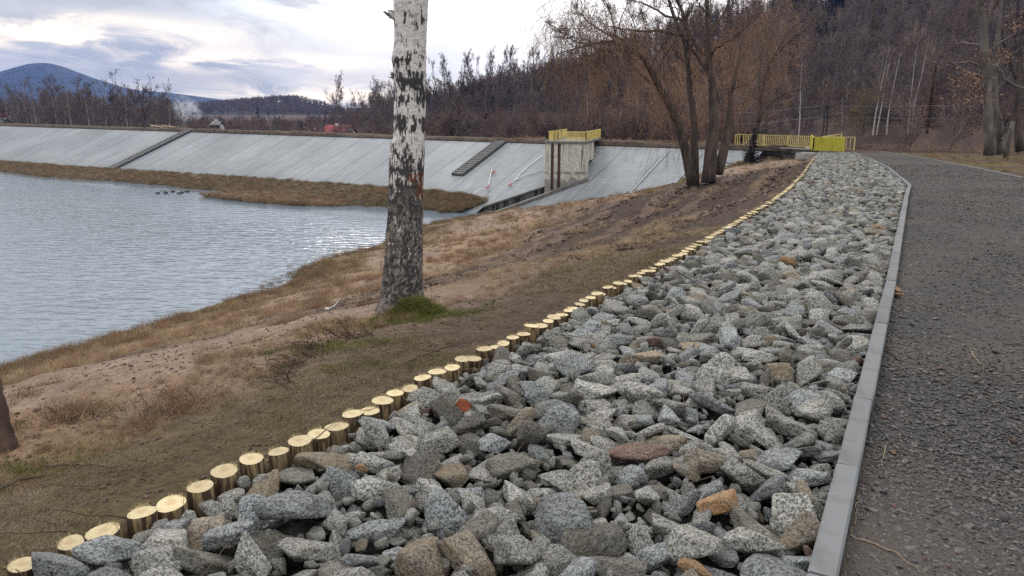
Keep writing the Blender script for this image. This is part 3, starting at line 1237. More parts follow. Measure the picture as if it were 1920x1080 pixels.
# damp foot of the slope is darker and greener
cc = t.mix(t.math('MULTIPLY', t.rmap(Y, 9.5, 12.6), 0.35), cc, (0.13, 0.15, 0.14))
streak = t.noise(t.mapping(co, scale=(2.4, 0.22, 1), rot=(0, 0, R(6))), 1.0, 5, 0.65)
cc = t.mix(t.math('MULTIPLY', t.rmap(streak, 0.60, 0.68), 0.45), cc, (0.44, 0.46, 0.48))
cc = t.mix(t.math('MULTIPLY', t.rmap(streak, 0.40, 0.33), 0.40), cc, (0.12, 0.135, 0.15))
t.set(b, 'Base_Color', cc)
t.set(b, 'Normal', t.bump(t.math('ADD', fine, t.math('MULTIPLY', seam, -1.0)), 0.3, 0.05))
M['dam'] = m
b.inputs['Roughness'].default_value = 0.72
b.inputs['Specular IOR Level'].default_value = 0.2
M['earth'] = simple('crest_earth', (0.045, 0.033, 0.026), (0.10, 0.072, 0.052), 1.6, 0.95, 0.8, 6, 0.08, stretch=(1, 1, 1))
M['conc_dark'] = simple('weathered_concrete', (0.13, 0.125, 0.115), (0.20, 0.20, 0.19), 2.0, 0.85, 0.3, 20)

QB = 13.6                          # foot of the face, measured down from the crest


def sq(p):
    return dam_xy(p)


# opening of the inlet channel cut into the foot of the slope
hA, hB, hC, hD = [np.array(sq(on_dam(u, v))) for u, v in [(905, 389), (1022, 350), (1100, 338), (930, 400)]]
print('notch', hA, hB, hC, hD)
damT = thing('dam', (C0[0], C0[1], CREST), 'long dam with pale blue-grey lined slope seamed in strips, across the lake', 'dam')


def dl_(s_, q_, up=0.0):
    """dam coordinates -> coordinates relative to the dam root"""
    return dam_pt(s_, q_, up) - np.array([C0[0], C0[1], CREST])


# face built in its own frame: x along the crest, y down the slope, so the seams run down it
cosb = 1 / math.sqrt(1 + 1 / SLOPE ** 2)
Xa = np.array([CD[0], CD[1], 0])
Ya = np.array([ND[0], ND[1], -1 / SLOPE]) * cosb
Za = np.cross(Xa, Ya)
if Za[2] < 0:
    Za = -Za
Mf = Matrix(((Xa[0], Ya[0], Za[0], 0), (Xa[1], Ya[1], Za[1], 0), (Xa[2], Ya[2], Za[2], 0), (0, 0, 0, 1)))


def fpt(s_, q_, up=0.0):
    return (s_, q_ / cosb, up)


sR = hC[0]                          # right of the notch
FV, FF = [], []


def fpoly(pts):
    n0 = len(FV)
    for p in pts:
        FV.append(fpt(*p))
    FF.append(tuple(range(n0, n0 + len(pts))))


sB = hB[0]
fpoly([(330, 0), (330, QB), (hA[0], QB), tuple(hA), tuple(hB), (hB[0], 0)])
fpoly([(hB[0], 0), tuple(hB), tuple(hC), (hC[0], 0)])
fpoly([(hC[0], 0), tuple(hC), tuple(hD), (hD[0], QB), (-19.0, QB), (-19.0, 0)])
face = mesh('lined_slope', FV, FF, M['dam'], damT)
face.matrix_local = Mf
# walls and floor of the channel
m, t, b = mat('stained_channel_wall', 0.9, 0.2)
co = t.node('ShaderNodeTexCoord').outputs['Object']
n_ = t.noise(t.mapping(co, scale=(2.2, 2.2, 0.35)), 1.2, 4, 0.65)
t.set(b, 'Base_Color', t.mix(t.rmap(n_, 0.44, 0.56), (0.02, 0.022, 0.025), (0.15, 0.14, 0.13)))
M['channel'] = m
zf = -7.55 - CREST


def wallstrip(p, q, name, up=0.0, thick=0.35, matn='channel', inward=None):
    """vertical wall under the edge p-q, reaching the channel floor"""
    P_, Q_ = dl_(*p, up), dl_(*q, up)
    d_ = unit((Q_ - P_)[:2])
    nrm = np.array([d_[1], -d_[0], 0]) * thick
    V = [P_, Q_, Q_ + nrm, P_ + nrm]
    V2 = [np.array([v[0], v[1], zf - 0.6]) for v in V]
    return mesh(name, V + V2, [(0, 1, 2, 3), (0, 4, 5, 1), (1, 5, 6, 2), (2, 6, 7, 3), (3, 7, 4, 0)], M[matn], damT)


wallstrip(hA, hB, 'channel_wall', -0.02, -0.35)
wallstrip(hD, hC, 'wing_wall', 0.22, 0.35, 'conc_dark')
lip = MB()
lip.bar(dl_(*hA, 0.03), dl_(*hB, 0.03), 0.22, 0.12)
lip.build('dark_edge_strip', M['conc_dark'], damT)
flp = [np.array([*dl_(*h)[:2], zf + 0.35]) for h in (hA, hB, hC, hD)]
mesh('channel_floor', flp, [(0, 1, 2, 3)], M['conc_dark'], damT)
# crest: low earth strip with rubble, and the far slope
cv_ = []
rgc = np.random.default_rng(4)
ncr = 420
sgr = np.concatenate([np.linspace(-22, 60, 260), np.linspace(61, 330, 200)])
prof = [(0.02, 0.06), (-0.25, 0.30), (-0.9, 0.42), (-2.2, 0.30), (-4.2, 0.12), (-6.0, -0.8), (-12, -3.6)]
for s_ in sgr:
    for j, (q_, u_) in enumerate(prof):
        n0 = float(vnoise(np.array([s_]), np.array([j * 3.0]), 2.5, 8)[0] - 0.4)
        xy = C0 + CD * s_ + ND * q_
        cv_.append((xy[0] - C0[0], xy[1] - C0[1], u_ + (n0 * 0.5 if 0 < j < 5 else 0)))
cf = []
npf = len(prof)
for i in range(len(sgr) - 1):
    for j in range(npf - 1):
        a = i * npf + j
        cf.append((a, a + 1, a + npf + 1, a + npf))
mesh('earth_crest', cv_, cf, M['earth'], damT, smooth=True)
# pale strips lying on the slope right of the tower
M['strip'] = simple('pale_strip', (0.36, 0.40, 0.43), (0.44, 0.47, 0.50), 8, 0.6)


def rope(name, pts, r_, mt, label, cat, grp=None):
    P_ = [np.array(p) for p in pts]
    o = MB().tube(P_, [r_] * len(P_), 6).build(name, mt)
    return tag(o, label, cat, grp)


rope('drain_strip', [on_dam(1176, 367, 0.05), on_dam(1215, 325, 0.05), on_dam(1256, 281, 0.05)], 0.06, M['strip'],
     'white strip running down the lined slope left of the willow trunks', 'strip')
rope('drain_strip', [on_dam(1266, 344, 0.05), on_dam(1290, 318, 0.05), on_dam(1316, 287, 0.05)], 0.05, M['strip'],
     'white strip on the slope passing behind the willow trunks', 'strip')
rope('edge_strip', [on_dam(1180, 363, 0.08), on_dam(1225, 352, 0.08), on_dam(1266, 342, 0.08)], 0.09, M['strip'],
     'pale edging strip along the foot of the slope beside the dry bank', 'strip')
rope('drain_strip', [on_dam(1360, 303, 0.05), on_dam(1392, 308, 0.05)], 0.06, M['strip'], 'short white strip on the slope right of the willow trunks', 'strip')
M['hose'] = simple('white_hose', (0.62, 0.66, 0.70), (0.72, 0.75, 0.78), 8, 0.5)
M['red'] = simple('red_float', (0.55, 0.16, 0.13), (0.62, 0.25, 0.22), 8, 0.6)


def hose_thing(pts, ends, label, extra=None):
    o = MB().tube([on_dam(u, v, 0.1) for u, v in pts], [0.035] * len(pts), 6).build('hose', M['hose'])
    if extra:
        MB().tube([on_dam(u, v, 0.1) for u, v in extra], [0.04] * len(extra), 6).build('side_hose', M['hose'], o)
    for u, v in ends:
        p = on_dam(u, v, 0.15)
        k_ = MB().tube([p + [-0.22, 0, -0.1], p, p + [0.2, 0.0, 0.14]], [0.04, 0.09, 0.05], 7).build('float', M['red'], o)
    tag(o, label, 'hose')


hose_thing([(922, 318), (919, 332), (916, 346)], [(925, 322), (915, 350)], 'short white hose with red ends lying on the slope left of the tower')
hose_thing([(963, 340), (975, 326), (990, 312), (1018, 291)], [(957, 346)], 'long white forked hose with a red end running up to the concrete tower', [(965, 338), (985, 328), (1005, 322), (1018, 317)])

# stairs down the face
M['stair'] = simple('stair_concrete', (0.26, 0.26, 0.255), (0.34, 0.335, 0.32), 3, 0.9, 0.3, 20)
M['stair_side'] = simple('stair_stringer', (0.05, 0.052, 0.055), (0.085, 0.085, 0.085), 3, 0.9)


def stairs(pt, pb, width, label):
    (s0, q0), (s1, q1) = sq(on_dam(*pt)), sq(on_dam(*pb))
    s_ = (s0 + s1) / 2
    n = int((q1 - q0) / 0.42)
    root = thing('slope_stairs', dam_pt(s_, q1), label, 'stairs', 'stairs down the dam face')
    o0 = dam_pt(s_, q1)
    sb, tb = MB(), MB()
    Mx = np.stack([np.array([*CD, 0]), np.array([*ND, 0]), np.array([0, 0, 1.0])], 1)
    for i in range(n):
        q_ = q0 + (q1 - q0) * (i + 0.5) / n
        c_ = dam_pt(s_, q_, 0.12) - o0
        tb.box(c_ + [0, 0, 0.10], (width + 0.12, 0.20, 0.14), Mx)
    for sd_ in (-1, 1):
        a, b_ = dam_pt(s_ + sd_ * (width / 2 + 0.1), q0, 0.16) - o0, dam_pt(s_ + sd_ * (width / 2 + 0.1), q1, 0.16) - o0
        sb = MB().bar(a, b_, 0.12, 0.22)
        sb.build('stringer', M['stair_side'], root)
    tb.build('flight_of_steps', M['stair'], root)
    MB().bar(dam_pt(s_, q0, 0.09) - o0, dam_pt(s_, q1, 0.09) - o0, width, 0.12).build('stair_bed', M['stair_side'], root)


stairs((365, 244), (201, 319), 1.5, 'dark concrete stairs down the far left part of the dam face')
stairs((944, 268), (853, 330), 1.15, 'dark ladder-like stairs down the dam face between birch and tower')

# ================================================================== outlet tower
m, t, b = mat('tower_concrete', 0.85, 0.3)
co = t.node('ShaderNodeTexCoord').outputs['Object']
sx = t.node('ShaderNodeSeparateXYZ', None, Vector=co)
Z = sx.outputs[2]
edge = t.math('ADD', Z, t.math('MULTIPLY', t.noise(t.mapping(co, scale=(1, 1, 0.2)), 1.6, 4), 1.6))
upper = t.rmap(edge, 3.05, 3.12)
c_ = t.mix(t.rmap(t.noise(co, 2.5, 5), 0.4, 0.6), (0.27, 0.265, 0.24), (0.345, 0.34, 0.31))
cu = t.mix(t.rmap(t.noise(co, 3.5, 5), 0.42, 0.58), (0.48, 0.46, 0.40), (0.62, 0.60, 0.53))
c_ = t.mix(upper, c_, cu)
drip = t.rmap(t.noise(t.mapping(co, scale=(3.0, 3.0, 0.28)), 1.0, 4, 0.6), 0.55, 0.62)
drip = t.math('MULTIPLY', drip, t.rmap(Z, 2.2, 4.6, 0.25, 0.9))
c_ = t.mix(drip, c_, (0.13, 0.12, 0.10))
band = t.math('MULTIPLY', t.rmap(t.math('ABSOLUTE', t.math('SUBTRACT', Z, 2.85)), 0.08, 0.16, 1, 0), t.rmap(t.noise(co, 1.3, 3), 0.45, 0.55))
c_ = t.mix(t.math('MULTIPLY', band, 0.7), c_, (0.15, 0.14, 0.11))
t.set(b, 'Base_Color', c_)
t.set(b, 'Normal', t.bump(t.noise(co, 6, 6), 0.5, 0.04))
M['tower'] = m
M['rust'] = simple('rusty_rail', (0.06, 0.035, 0.028), (0.12, 0.07, 0.05), 6, 0.8)
M['yellow_pale'] = simple('pale_yellow_paint', (0.62, 0.50, 0.17), (0.78, 0.66, 0.26), 2.5, 0.6, rnd=0.05)
M['yellow'] = simple('bright_yellow_paint', (0.47, 0.44, 0.05), (0.62, 0.58, 0.07), 2.0, 0.55, rnd=0.05)
M['dark_metal'] = simple('dark_metal', (0.03, 0.027, 0.025), (0.06, 0.05, 0.04), 6, 0.7)
TL = on_dam(1022, 350)
TR = on_dam(1099, 338)
tz0 = min(TL[2], TR[2]) - 1.6
topz = at(1060, 268.5, 65.5)[2]
TLt = at(1022, 268, 65.6)[:2]
TRt = at(1098, 268, 65.0)[:2]
back_ = unit(np.array([0.26, 0.966]))
TLb, TRb = TLt + back_ * 1.3 + np.array([0, 0]), TRt + back_ * 1.3
TRk, TLk = TRt + back_ * 7.5, TLt + back_ * 7.5
tower = thing('outlet_tower', (TLt[0], TLt[1], tz0), 'weathered square concrete tower in the dam slope with two rusty guide rails', 'tower')
tO = np.array([TLt[0], TLt[1], tz0])


def prism(pts, z0_, z1_):
    n = len(pts)
    V = [(p[0], p[1], z0_) for p in pts] + [(p[0], p[1], z1_) for p in pts]
    return V, [tuple(range(n - 1, -1, -1)), tuple(range(n, 2 * n))] + [(i, (i + 1) % n, (i + 1) % n + n, i + n) for i in range(n)]


ft = unit(TRt - TLt)
# front shell with two recessed slots behind the guide rails, main block behind
mb = MB()
W_ = np.linalg.norm(TRt - TLt)


def tp(a, b_):
    return (TLt + ft * a + back_ * b_ - TLt)


H_ = topz - tz0
slots = [(0.52, 0.78), (1.10, 1.36)]
xs0 = [0.0, slots[0][0], slots[0][1], slots[1][0], slots[1][1], W_]
outl = [tp(0, 0), tp(xs0[1], 0), tp(xs0[1], 0.3), tp(xs0[2], 0.3), tp(xs0[2], 0), tp(xs0[3], 0), tp(xs0[3], 0.3), tp(xs0[4], 0.3), tp(xs0[4], 0), tp(W_, 0), tp(W_, 1.8), tp(0, 1.8)]
mb.add(*prism(outl, 0, H_))
mb.build('tower_body', M['tower'], tower)
mb = MB()
mb.add(*prism([tp(0.25, 1.8), tp(W_ - 0.02, 1.8), tp(W_ + 0.0, 4.6), tp(0.25, 4.6)], H_ - 1.6, H_ - 0.02))
mb.build('rear_block', M['tower'], tower)
mb = MB()
mb.add(*prism([tp(-0.12, -0.12), tp(W_ + 0.12, -0.12), tp(W_ + 0.12, 8.6), tp(-0.12, 8.6)], H_ + 0.003, H_ + 0.16))
mb.build('top_slab', M['conc_dark'], tower)
for a, b_ in slots:
    c_ = (a + b_) / 2
    p = tp(c_, 0.1)
    mb = MB()
    mb.bar((p[0], p[1], -1.2), (p[0], p[1], H_ - 0.05), 0.17, 0.17)
    mb.build('guide_rail', M['rust'], tower)


def railing(name, pts, z, h, label, mt, bar=0.13, bw=0.022, panel=False, grp=None, rail_w=0.05):
    """pts: plan polyline; z: foot height (number or list)"""
    zz = z if isinstance(z, (list, tuple)) else [z] * len(pts)
    o = np.array([pts[0][0], pts[0][1], zz[0]])
    root = thing(name, o, label, 'railing', grp)
    P3 = [np.array([p[0], p[1], q_]) - o for p, q_ in zip(pts, zz)]
    top, bars, lows = MB(), MB(), MB()
    for a, b_ in zip(P3[:-1], P3[1:]):
        top.bar(a + [0, 0, h], b_ + [0, 0, h], rail_w, rail_w)
        lows.bar(a + [0, 0, 0.10], b_ + [0, 0, 0.10], rail_w * 0.7, rail_w * 0.7)
        L = np.linalg.norm(b_ - a)
        n = max(1, int(L / bar))
        for i in range(1, n):
            p = a + (b_ - a) * i / n
            bars.bar(p + [0, 0, 0.12], p + [0, 0, h - 0.025], bw, bw)
        npst = max(1, int(round(L / 1.8)))
        for i in range(npst + 1):
            p = a + (b_ - a) * i / npst
            MB().bar(p + [0, 0, 0.0], p + [0, 0, h - 0.026], 0.07, 0.07).build('railing_post', mt, root)
    top.build('top_rail', mt, root)
    lows.build('bottom_rail', mt, root)
    bars.build('upright_bars', mt, root)
    return root


rz_ = topz + 0.17
a0, a1, a2 = TLt + ft * 0.25 + back_ * 0.1, TRt + back_ * 0.1, TRt + back_ * 8.4
a3 = TLt + ft * 0.25 + back_ * 8.4
railing('tower_railing', [a0 + ft * 1.1 * 1.0, a0, a3], rz_, 0.8, 'dark see-through railing round the left edge of the tower roof', M['yellow_pale'], 0.16, 0.035)
railing('tower_railing', [a0 + ft * 1.6, a1, a2], rz_, 0.8, 'pale yellow railing round the right edge of the tower roof', M['yellow_pale'], 0.09, 0.06)
# wooden hoist posts on the roof
for k_, u in enumerate((1040, 1046, 1052)):
    p = at(u, 262, 67.5)
    MB().bar((p[0], p[1], rz_), (p[0], p[1], rz_ + 0.86), 0.10, 0.10).build('frame_post', M['dark_metal'], tower).matrix_parent_inverse = Matrix.Translation(-tower.location)

# ================================================================== bridge over the spillway
bL, bR = at(1392, 279, 65.0), at(1522, 283, 60.6)
bd = unit((bR - bL)[:2])
bn = np.array([-bd[1], bd[0]])
zb = float(bL[2] + bR[2]) / 2 + 0.12
bridge = thing('road_bridge', (bL[0], bL[1], zb), 'grey concrete bridge over the spillway at the far end of the stones', 'bridge')
Lb = np.linalg.norm((bR - bL)[:2])
B2 = lambda a, b_: bd * a + bn * b_
mb = MB()
mb.add(*prism([B2(-0.6, 0), B2(Lb + 0.6, 0), B2(Lb + 0.6, 5), B2(-0.6, 5)], -0.28, 0.0))
mb.build('deck', M['conc_dark'], bridge)
M['kerb_light'] = simple('light_concrete', (0.34, 0.34, 0.33), (0.44, 0.44, 0.42), 3, 0.85)
mb = MB()
mb.add(*prism([B2(-0.6, -0.12), B2(Lb + 0.6, -0.12), B2(Lb + 0.6, 0.25), B2(-0.6, 0.25)], 0.003, 0.10))
mb.build('deck_edge', M['kerb_light'], bridge)
mb = MB()
mb.add(*prism([B2(0, 0.3), B2(Lb, 0.3), B2(Lb, 0.7), B2(0, 0.7)], -0.75, -0.283))
mb.build('girder', M['conc_dark'], bridge)
mb = MB()
mb.add(*prism([B2(-0.8, -0.3), B2(0.0, -0.3), B2(0.0, 5), B2(-0.8, 5)], -3.2, -0.283))
mb.build('abutment', M['kerb_light'], bridge)
mb = MB()
mb.add(*prism([B2(Lb, -0.3), B2(Lb + 0.9, -0.3), B2(Lb + 0.9, 5), B2(Lb, 5)], -3.2, -0.283))
mb.build('abutment', M['conc_dark'], bridge)
P0 = bL[:2]
W2 = lambda a, b_: P0 + bd * a + bn * b_
q0 = at(1378, 277, 65.5)[:2]
railing('bridge_railing', [q0, W2(-0.2, 0.12), W2(Lb - 0.1, 0.12)], zb + 0.10, 0.95, 'long pale yellow railing with thin bars along the grey bridge', M['yellow_pale'], 0.16, 0.045)
qa, qb = W2(Lb - 0.1, 0.1), at(1524, 284, 57.5)
qc = at(1581, 284, 56.5)
qd = at(1601, 281, 62.0)
qe = at(1540, 280, 63.5)
zq = [zb + 0.08, -1.80, -1.82]
railing('bright_railing', [W2(Lb - 0.1, -0.1), qb[:2], qc[:2]], [zb + 0.08, float(qb[2]), float(qb[2])], 1.05, 'bright yellow close-barred railing in front of the bridge end', M['yellow'], 0.105, 0.078, rail_w=0.07)
railing('bright_railing', [W2(Lb + 0.3, 4.6), qe[:2], qd[:2]], [zb + 0.08, float(qe[2]), float(qe[2])], 1.05, 'open pale railing behind the bright yellow one', M['yellow_pale'], 0.30, 0.035)
# white end block under the yellow railing
eb = MB()
for u in (1515, 1555):
    pass
p = at(1518, 287, 58.5)
eb.add(*prism([p[:2] + [-0.9, 0.5], p[:2] + [1.6, -0.7], p[:2] + [2.6, -0.9], p[:2] + [2.7, 0.3], p[:2] + [0, 1.2]], float(p[2]) - 0.5, float(p[2]) - 0.02))
tag(eb.build('footing_block', M['kerb_light']), 'pale concrete footing block under the bright yellow railing', 'footing')

# ================================================================== berm of dead grass at the foot of the dam
BKp = [(-60, 303), (0, 309), (60, 313), (120, 318), (200, 323), (300, 330), (400, 337), (500, 344), (600, 352), (700, 359), (800, 367), (860, 374), (905, 386)]
FRp = [(-60, 318), (0, 322), (60, 331), (120, 336), (200, 340), (280, 346), (345, 352), (420, 360), (520, 372), (640, 386), (760, 385), (850, 390), (908, 389)]
BK = np.array([on_dam(u, v)[:2] for u, v in BKp])
BK = BK - ND * 0.8
FR = np.array([on_z(u, v, WZ)[:2] for u, v in FRp])
print('berm q', [round(float((p - C0) @ ND), 1) for p in BK], [round(float((p - C0) @ ND), 1) for p in FR])
for i_ in range(len(FR)):
    q_ = (FR[i_] - C0) @ ND
    if q_ < 14.6:
        FR[i_] = FR[i_] + ND * (14.6 - q_)
nb = 320
tb_ = np.linspace(0, len(BK) - 1, nb)
bk = np.stack([np.interp(tb_, np.arange(len(BK)), BK[:, i]) for i in (0, 1)], 1)
fr_ = np.stack([np.interp(tb_, np.arange(len(FR)), FR[:, i]) for i in (0, 1)], 1)
V, Fc = [], []
NW = 15
jag = (vnoise(tb_ * 8, tb_ * 0, 1.0, 31) - 0.5) * 2.6
for i in range(nb):
    e = unit(fr_[i] - bk[i])
    f_ = fr_[i] + e * jag[i]
    for j in range(NW):
        k_ = j / (NW - 1)
        p = bk[i] * (1 - k_) + f_ * k_
        hgt = max(0.45, float(CREST - ((bk[i] - C0) @ ND) / SLOPE - WZ) + 0.05) * (1 - k_) ** 1.15 * 0.9 + 0.12 + 0.10 * vnoise(p[0:1], p[1:2], 1.2, 4)[0] - (0.35 if j == NW - 1 else 0)
        V.append((p[0], p[1], WZ + hgt))
bermV = np.array(V)
for i in range(nb - 1):
    for j in range(NW - 1):
        a = i * NW + j
        Fc.append((a, a + 1, a + NW + 1, a + NW))
M['silt'] = simple('berm_soil', (0.07, 0.052, 0.03), (0.12, 0.09, 0.05), 0.8, 0.95, 0.7, 5, 0.05)
tag(mesh('silt_bank', V, Fc, M['silt'], smooth=True), kind='structure')
# spit of grass reaching out into the lake
spx = [on_z(u, v, WZ)[:2] for u, v in [(372, 368), (420, 362), (520, 368), (640, 380), (690, 384), (640, 388), (560, 387), (480, 381), (410, 374)]]
cx_ = np.mean(spx, axis=0)
sp_, _ = resample(spx + [spx[0]], 0.6)
sp_ = sp_[:-1]
V, Fc = [], []
ns = len(sp_)
sp_ = sp_ + (np.random.default_rng(3).normal(0, 0.12, sp_.shape))
for k_, (sc_, hz) in enumerate([(1.0, -0.2), (0.93, 0.14), (0.7, 0.3), (0.3, 0.32)]):
    for p in sp_:
        # shrink towards the spine
        cxk = cx_.copy()
        V.append((p[0] * sc_ + cxk[0] * (1 - sc_), p[1] * sc_ + cxk[1] * (1 - sc_), WZ + hz))
for k_ in range(3):
    for i in range(ns):
        Fc.append((k_ * ns + i, k_ * ns + (i + 1) % ns, (k_ + 1) * ns + (i + 1) % ns, (k_ + 1) * ns + i))
Fc.append(tuple(3 * ns + i for i in range(ns)))
tag(mesh('silt_spit', V, Fc, M['silt'], smooth=True), kind='structure')
spitV = np.array(V)

# ================================================================== hills
FOOT_A, FOOT_B = np.array([130.0, 72.0]), np.array([-40.0, 230.0])
fe = unit(FOOT_B - FOOT_A)
fn = np.array([-fe[1], fe[0]]) * -1
if fn[1] < 0:
    fn = -fn


def hill_z(x, y):
    d_ = (x - FOOT_A[0]) * fn[0] + (y - FOOT_A[1]) * fn[1]
    cap = np.interp(x, [-45, 0, 58, 98, 128, 180, 250, 600, 1500], [0, 10, 24, 34, 42, 55, 68, 130, 160])
    r = cap * np.clip(d_ / 110, 0, 1) ** 1.15 + 0.05 * cap * sstep(110, 300, d_)
    base = np.where(x > 20, -2.4 - 3.0 * np.clip((60 - x) / 40, 0, 1), -5.6)
    return base + r + (vnoise(x, y, 30, 12) - 0.5) * np.clip(d_ / 40, 0, 1) * 5


hx = np.concatenate([np.arange(-80, 240, 5.0), np.arange(240, 1500, 60.0)])
hy = np.concatenate([np.arange(60, 400, 5.0), np.arange(400, 1300, 60.0)])
HX, HY = np.meshgrid(hx, hy)
HZ = hill_z(HX.ravel(), HY.ravel())
dd_ = (HX.ravel() - FOOT_A[0]) * fn[0] + (HY.ravel() - FOOT_A[1]) * fn[1]
HZ = np.where(dd_ < 0, -9.0, HZ)
n_ = len(hx)
ii = (np.arange(len(hy) - 1)[:, None] * n_ + np.arange(n_ - 1)[None]).ravel()
M['litter'] = simple('leaf_litter', (0.08, 0.058, 0.05), (0.16, 0.11, 0.085), 0.25, 0.95, 0.6, 2, 0.3)
tag(mesh('wooded_hill', np.stack([HX.ravel(), HY.ravel(), HZ], 1), np.stack([ii, ii + 1, ii + n_ + 1, ii + n_], 1), M['litter'], smooth=True), kind='structure')


def ridge(name, px, Yd, depth, base, mt, rough_, step, seed, zoff=0.0):
    """hill whose skyline matches what one sees, modelled as a real ridge with slopes"""
    xs_ = [at(u, v, Yd)[0] for u, v in px]
    zs_ = [at(u, v, Yd)[2] + zoff for u, v in px]
    X_ = np.arange(min(xs_), max(xs_), step)
    Z_ = np.interp(X_, xs_, zs_)
    D_ = np.linspace(-1, 1, 25)
    V = []
    for d_ in D_:
        f_ = np.cos(d_ * math.pi / 2) ** 1.3 if abs(d_) < 1 else 0
        yy = Yd + d_ * depth
        nz = (vnoise(X_, np.full_like(X_, yy), step * 9, seed) - 0.5) * rough_ * 2.5 * f_
        nf = (vnoise(X_, np.full_like(X_, yy), step * 1.4, seed + 1) - 0.5) * rough_ * 0.5 * (f_ > 0.05)
        for x_, z_, a, b_ in zip(X_, Z_, nz, nf):
            V.append((x_, yy, base + (z_ - base) * f_ + a * (1 - f_ ** 4) + b_))
    n = len(X_)
    i_ = (np.arange(24)[:, None] * n + np.arange(n - 1)[None]).ravel()
    return tag(mesh(name, V, np.stack([i_, i_ + 1, i_ + n + 1, i_ + n], 1), mt, smooth=True), kind='structure'), X_, Z_


M['far_forest'] = simple('far_forest', (0.012, 0.018, 0.022), (0.035, 0.038, 0.04), 0.02, 1.0, 1.0, 0.05, 6.0)
M['mid_forest'] = simple('mid_forest', (0.03, 0.03, 0.03), (0.065, 0.05, 0.045), 0.06, 1.0, 1.0, 0.15, 3.0)
ridge('mountain', [(-700, 185), (-400, 165), (-200, 160), (0, 138), (25, 134), (48, 129), (68, 122), (84, 117.5), (98, 121), (112, 127), (128, 133), (146, 140), (175, 150),
                   (205, 160), (245, 168), (300, 172), (360, 180), (410, 187), (480, 196), (600, 205)], 2600, 480, -8, M['far_forest'], 3.5, 9.0, 3)
_, NHX, NHZ = ridge('near_hill', [(330, 215), (370, 204), (430, 194), (500, 186), (555, 183), (600, 193), (640, 206), (690, 222), (740, 235)], 900, 200, -6, M['mid_forest'], 1.5, 4.0, 11, zoff=-4.0)

# ================================================================== trees
M['bark_dark'] = simple('dark_bark', (0.045, 0.036, 0.03), (0.10, 0.08, 0.066), 3, 0.95, 0.8, 14, 0.04, rnd=0.15, stretch=(1, 1, 0.3))
M['bark_grey'] = simple('grey_bark', (0.10, 0.085, 0.075), (0.19, 0.165, 0.15), 3, 0.95, 0.6, 14, 0.03, rnd=0.15, stretch=(1, 1, 0.3))
M['bark_mid'] = simple('brown_bark', (0.055, 0.042, 0.034), (0.13, 0.10, 0.08), 3, 0.95, 0.9, 16, 0.05, rnd=0.1, stretch=(1, 1, 0.25))
M['twig'] = simple('bare_twigs', (0.120, 0.092, 0.086), (0.185, 0.145, 0.135), 0.3, 0.95, rnd=0.3)
M['twig_red'] = simple('reddish_twigs', (0.14, 0.090, 0.072), (0.21, 0.14, 0.112), 0.3, 0.95, rnd=0.25)
M['shoot'] = simple('hanging_willow_shoots', (0.17, 0.10, 0.06), (0.26, 0.17, 0.11), 0.3, 0.95, rnd=0.2)
M['twig_dark'] = simple('dark_twigs', (0.055, 0.042, 0.038), (0.105, 0.078, 0.066), 0.3, 0.95, rnd=0.3)
M['white_bark'] = simple('pale_birch_bark', (0.36, 0.34, 0.32), (0.55, 0.53, 0.50), 2.0, 0.8, rnd=0.15, stretch=(1, 1, 0.5))
M['needles'] = simple('conifer_needles', (0.008, 0.014, 0.016), (0.022, 0.032, 0.030), 1.0, 0.95, rnd=0.3)
M['larch'] = simple('larch_needles', (0.22, 0.135, 0.06), (0.34, 0.215, 0.10), 1.0, 0.95, rnd=0.2)
M['leaf_brown'] = simple('dead_leaves', (0.22, 0.12, 0.075), (0.38, 0.25, 0.18), 1.5, 0.9, rnd=0.3)

SP_BARE = dict(wob=0.05, trunk_levels=1, levels=[
    dict(k=14, t0=0.25, ang=0.75, lf=0.42, rf=0.36, S=6, wob=0.16, trop=(0, 0, 0.12), n=4, taper=0.55),
    dict(k=10, t0=0.15, ang=0.65, lf=0.55, rf=0.5, S=4, wob=0.2, trop=(0, 0, 0.08), n=3, rmin=0.018),
    dict(k=12, t0=0.15, ang=0.6, lf=0.55, rf=0.6, S=3, wob=0.2, trop=(0, 0, 0.06), n=3, rmin=0.014)])
SP_OAK = dict(wob=0.07, trunk_levels=1, levels=[
    dict(k=12, t0=0.22, ang=1.0, lf=0.62, rf=0.6, S=7, wob=0.22, trop=(0, 0, 0.07), n=5, taper=0.45),
    dict(k=9, t0=0.2, ang=0.75, lf=0.5, rf=0.5, S=5, wob=0.25, trop=(0, 0, 0.04), n=3, rmin=0.03),
    dict(k=12, t0=0.15, ang=0.7, lf=0.5, rf=0.6, S=3, wob=0.25, trop=(0, 0, 0.03), n=3, rmin=0.02)])
SP_TALL = dict(wob=0.035, trunk_levels=1, levels=[
    dict(k=18, t0=0.42, ang=0.5, lf=0.26, rf=0.28, S=5, wob=0.14, trop=(0, 0, 0.16), n=3, taper=0.45),
    dict(k=7, t0=0.2, ang=0.5, lf=0.5, rf=0.5, S=4, wob=0.16, trop=(0, 0, 0.1), n=3, rmin=0.018),
    dict(k=12, t0=0.2, ang=0.5, lf=0.6, rf=0.6, S=3, wob=0.2, trop=(0, 0, 0.06), n=3, rmin=0.012)])
SP_BIRCH = dict(wob=0.03, trunk_levels=0, levels=[
    dict(k=20, t0=0.3, ang=0.55, lf=0.26, rf=0.35, S=5, wob=0.12, trop=(0, 0, 0.12), n=3, taper=0.5),
    dict(k=7, t0=0.2, ang=0.5, lf=0.5, rf=0.5, S=4, wob=0.16, trop=(0, 0, -0.04), n=3, rmin=0.016),
    dict(k=8, t0=0.2, ang=0.5, lf=0.55, rf=0.6, S=3, wob=0.2, trop=(0, 0, -0.12), n=3, rmin=0.015)])
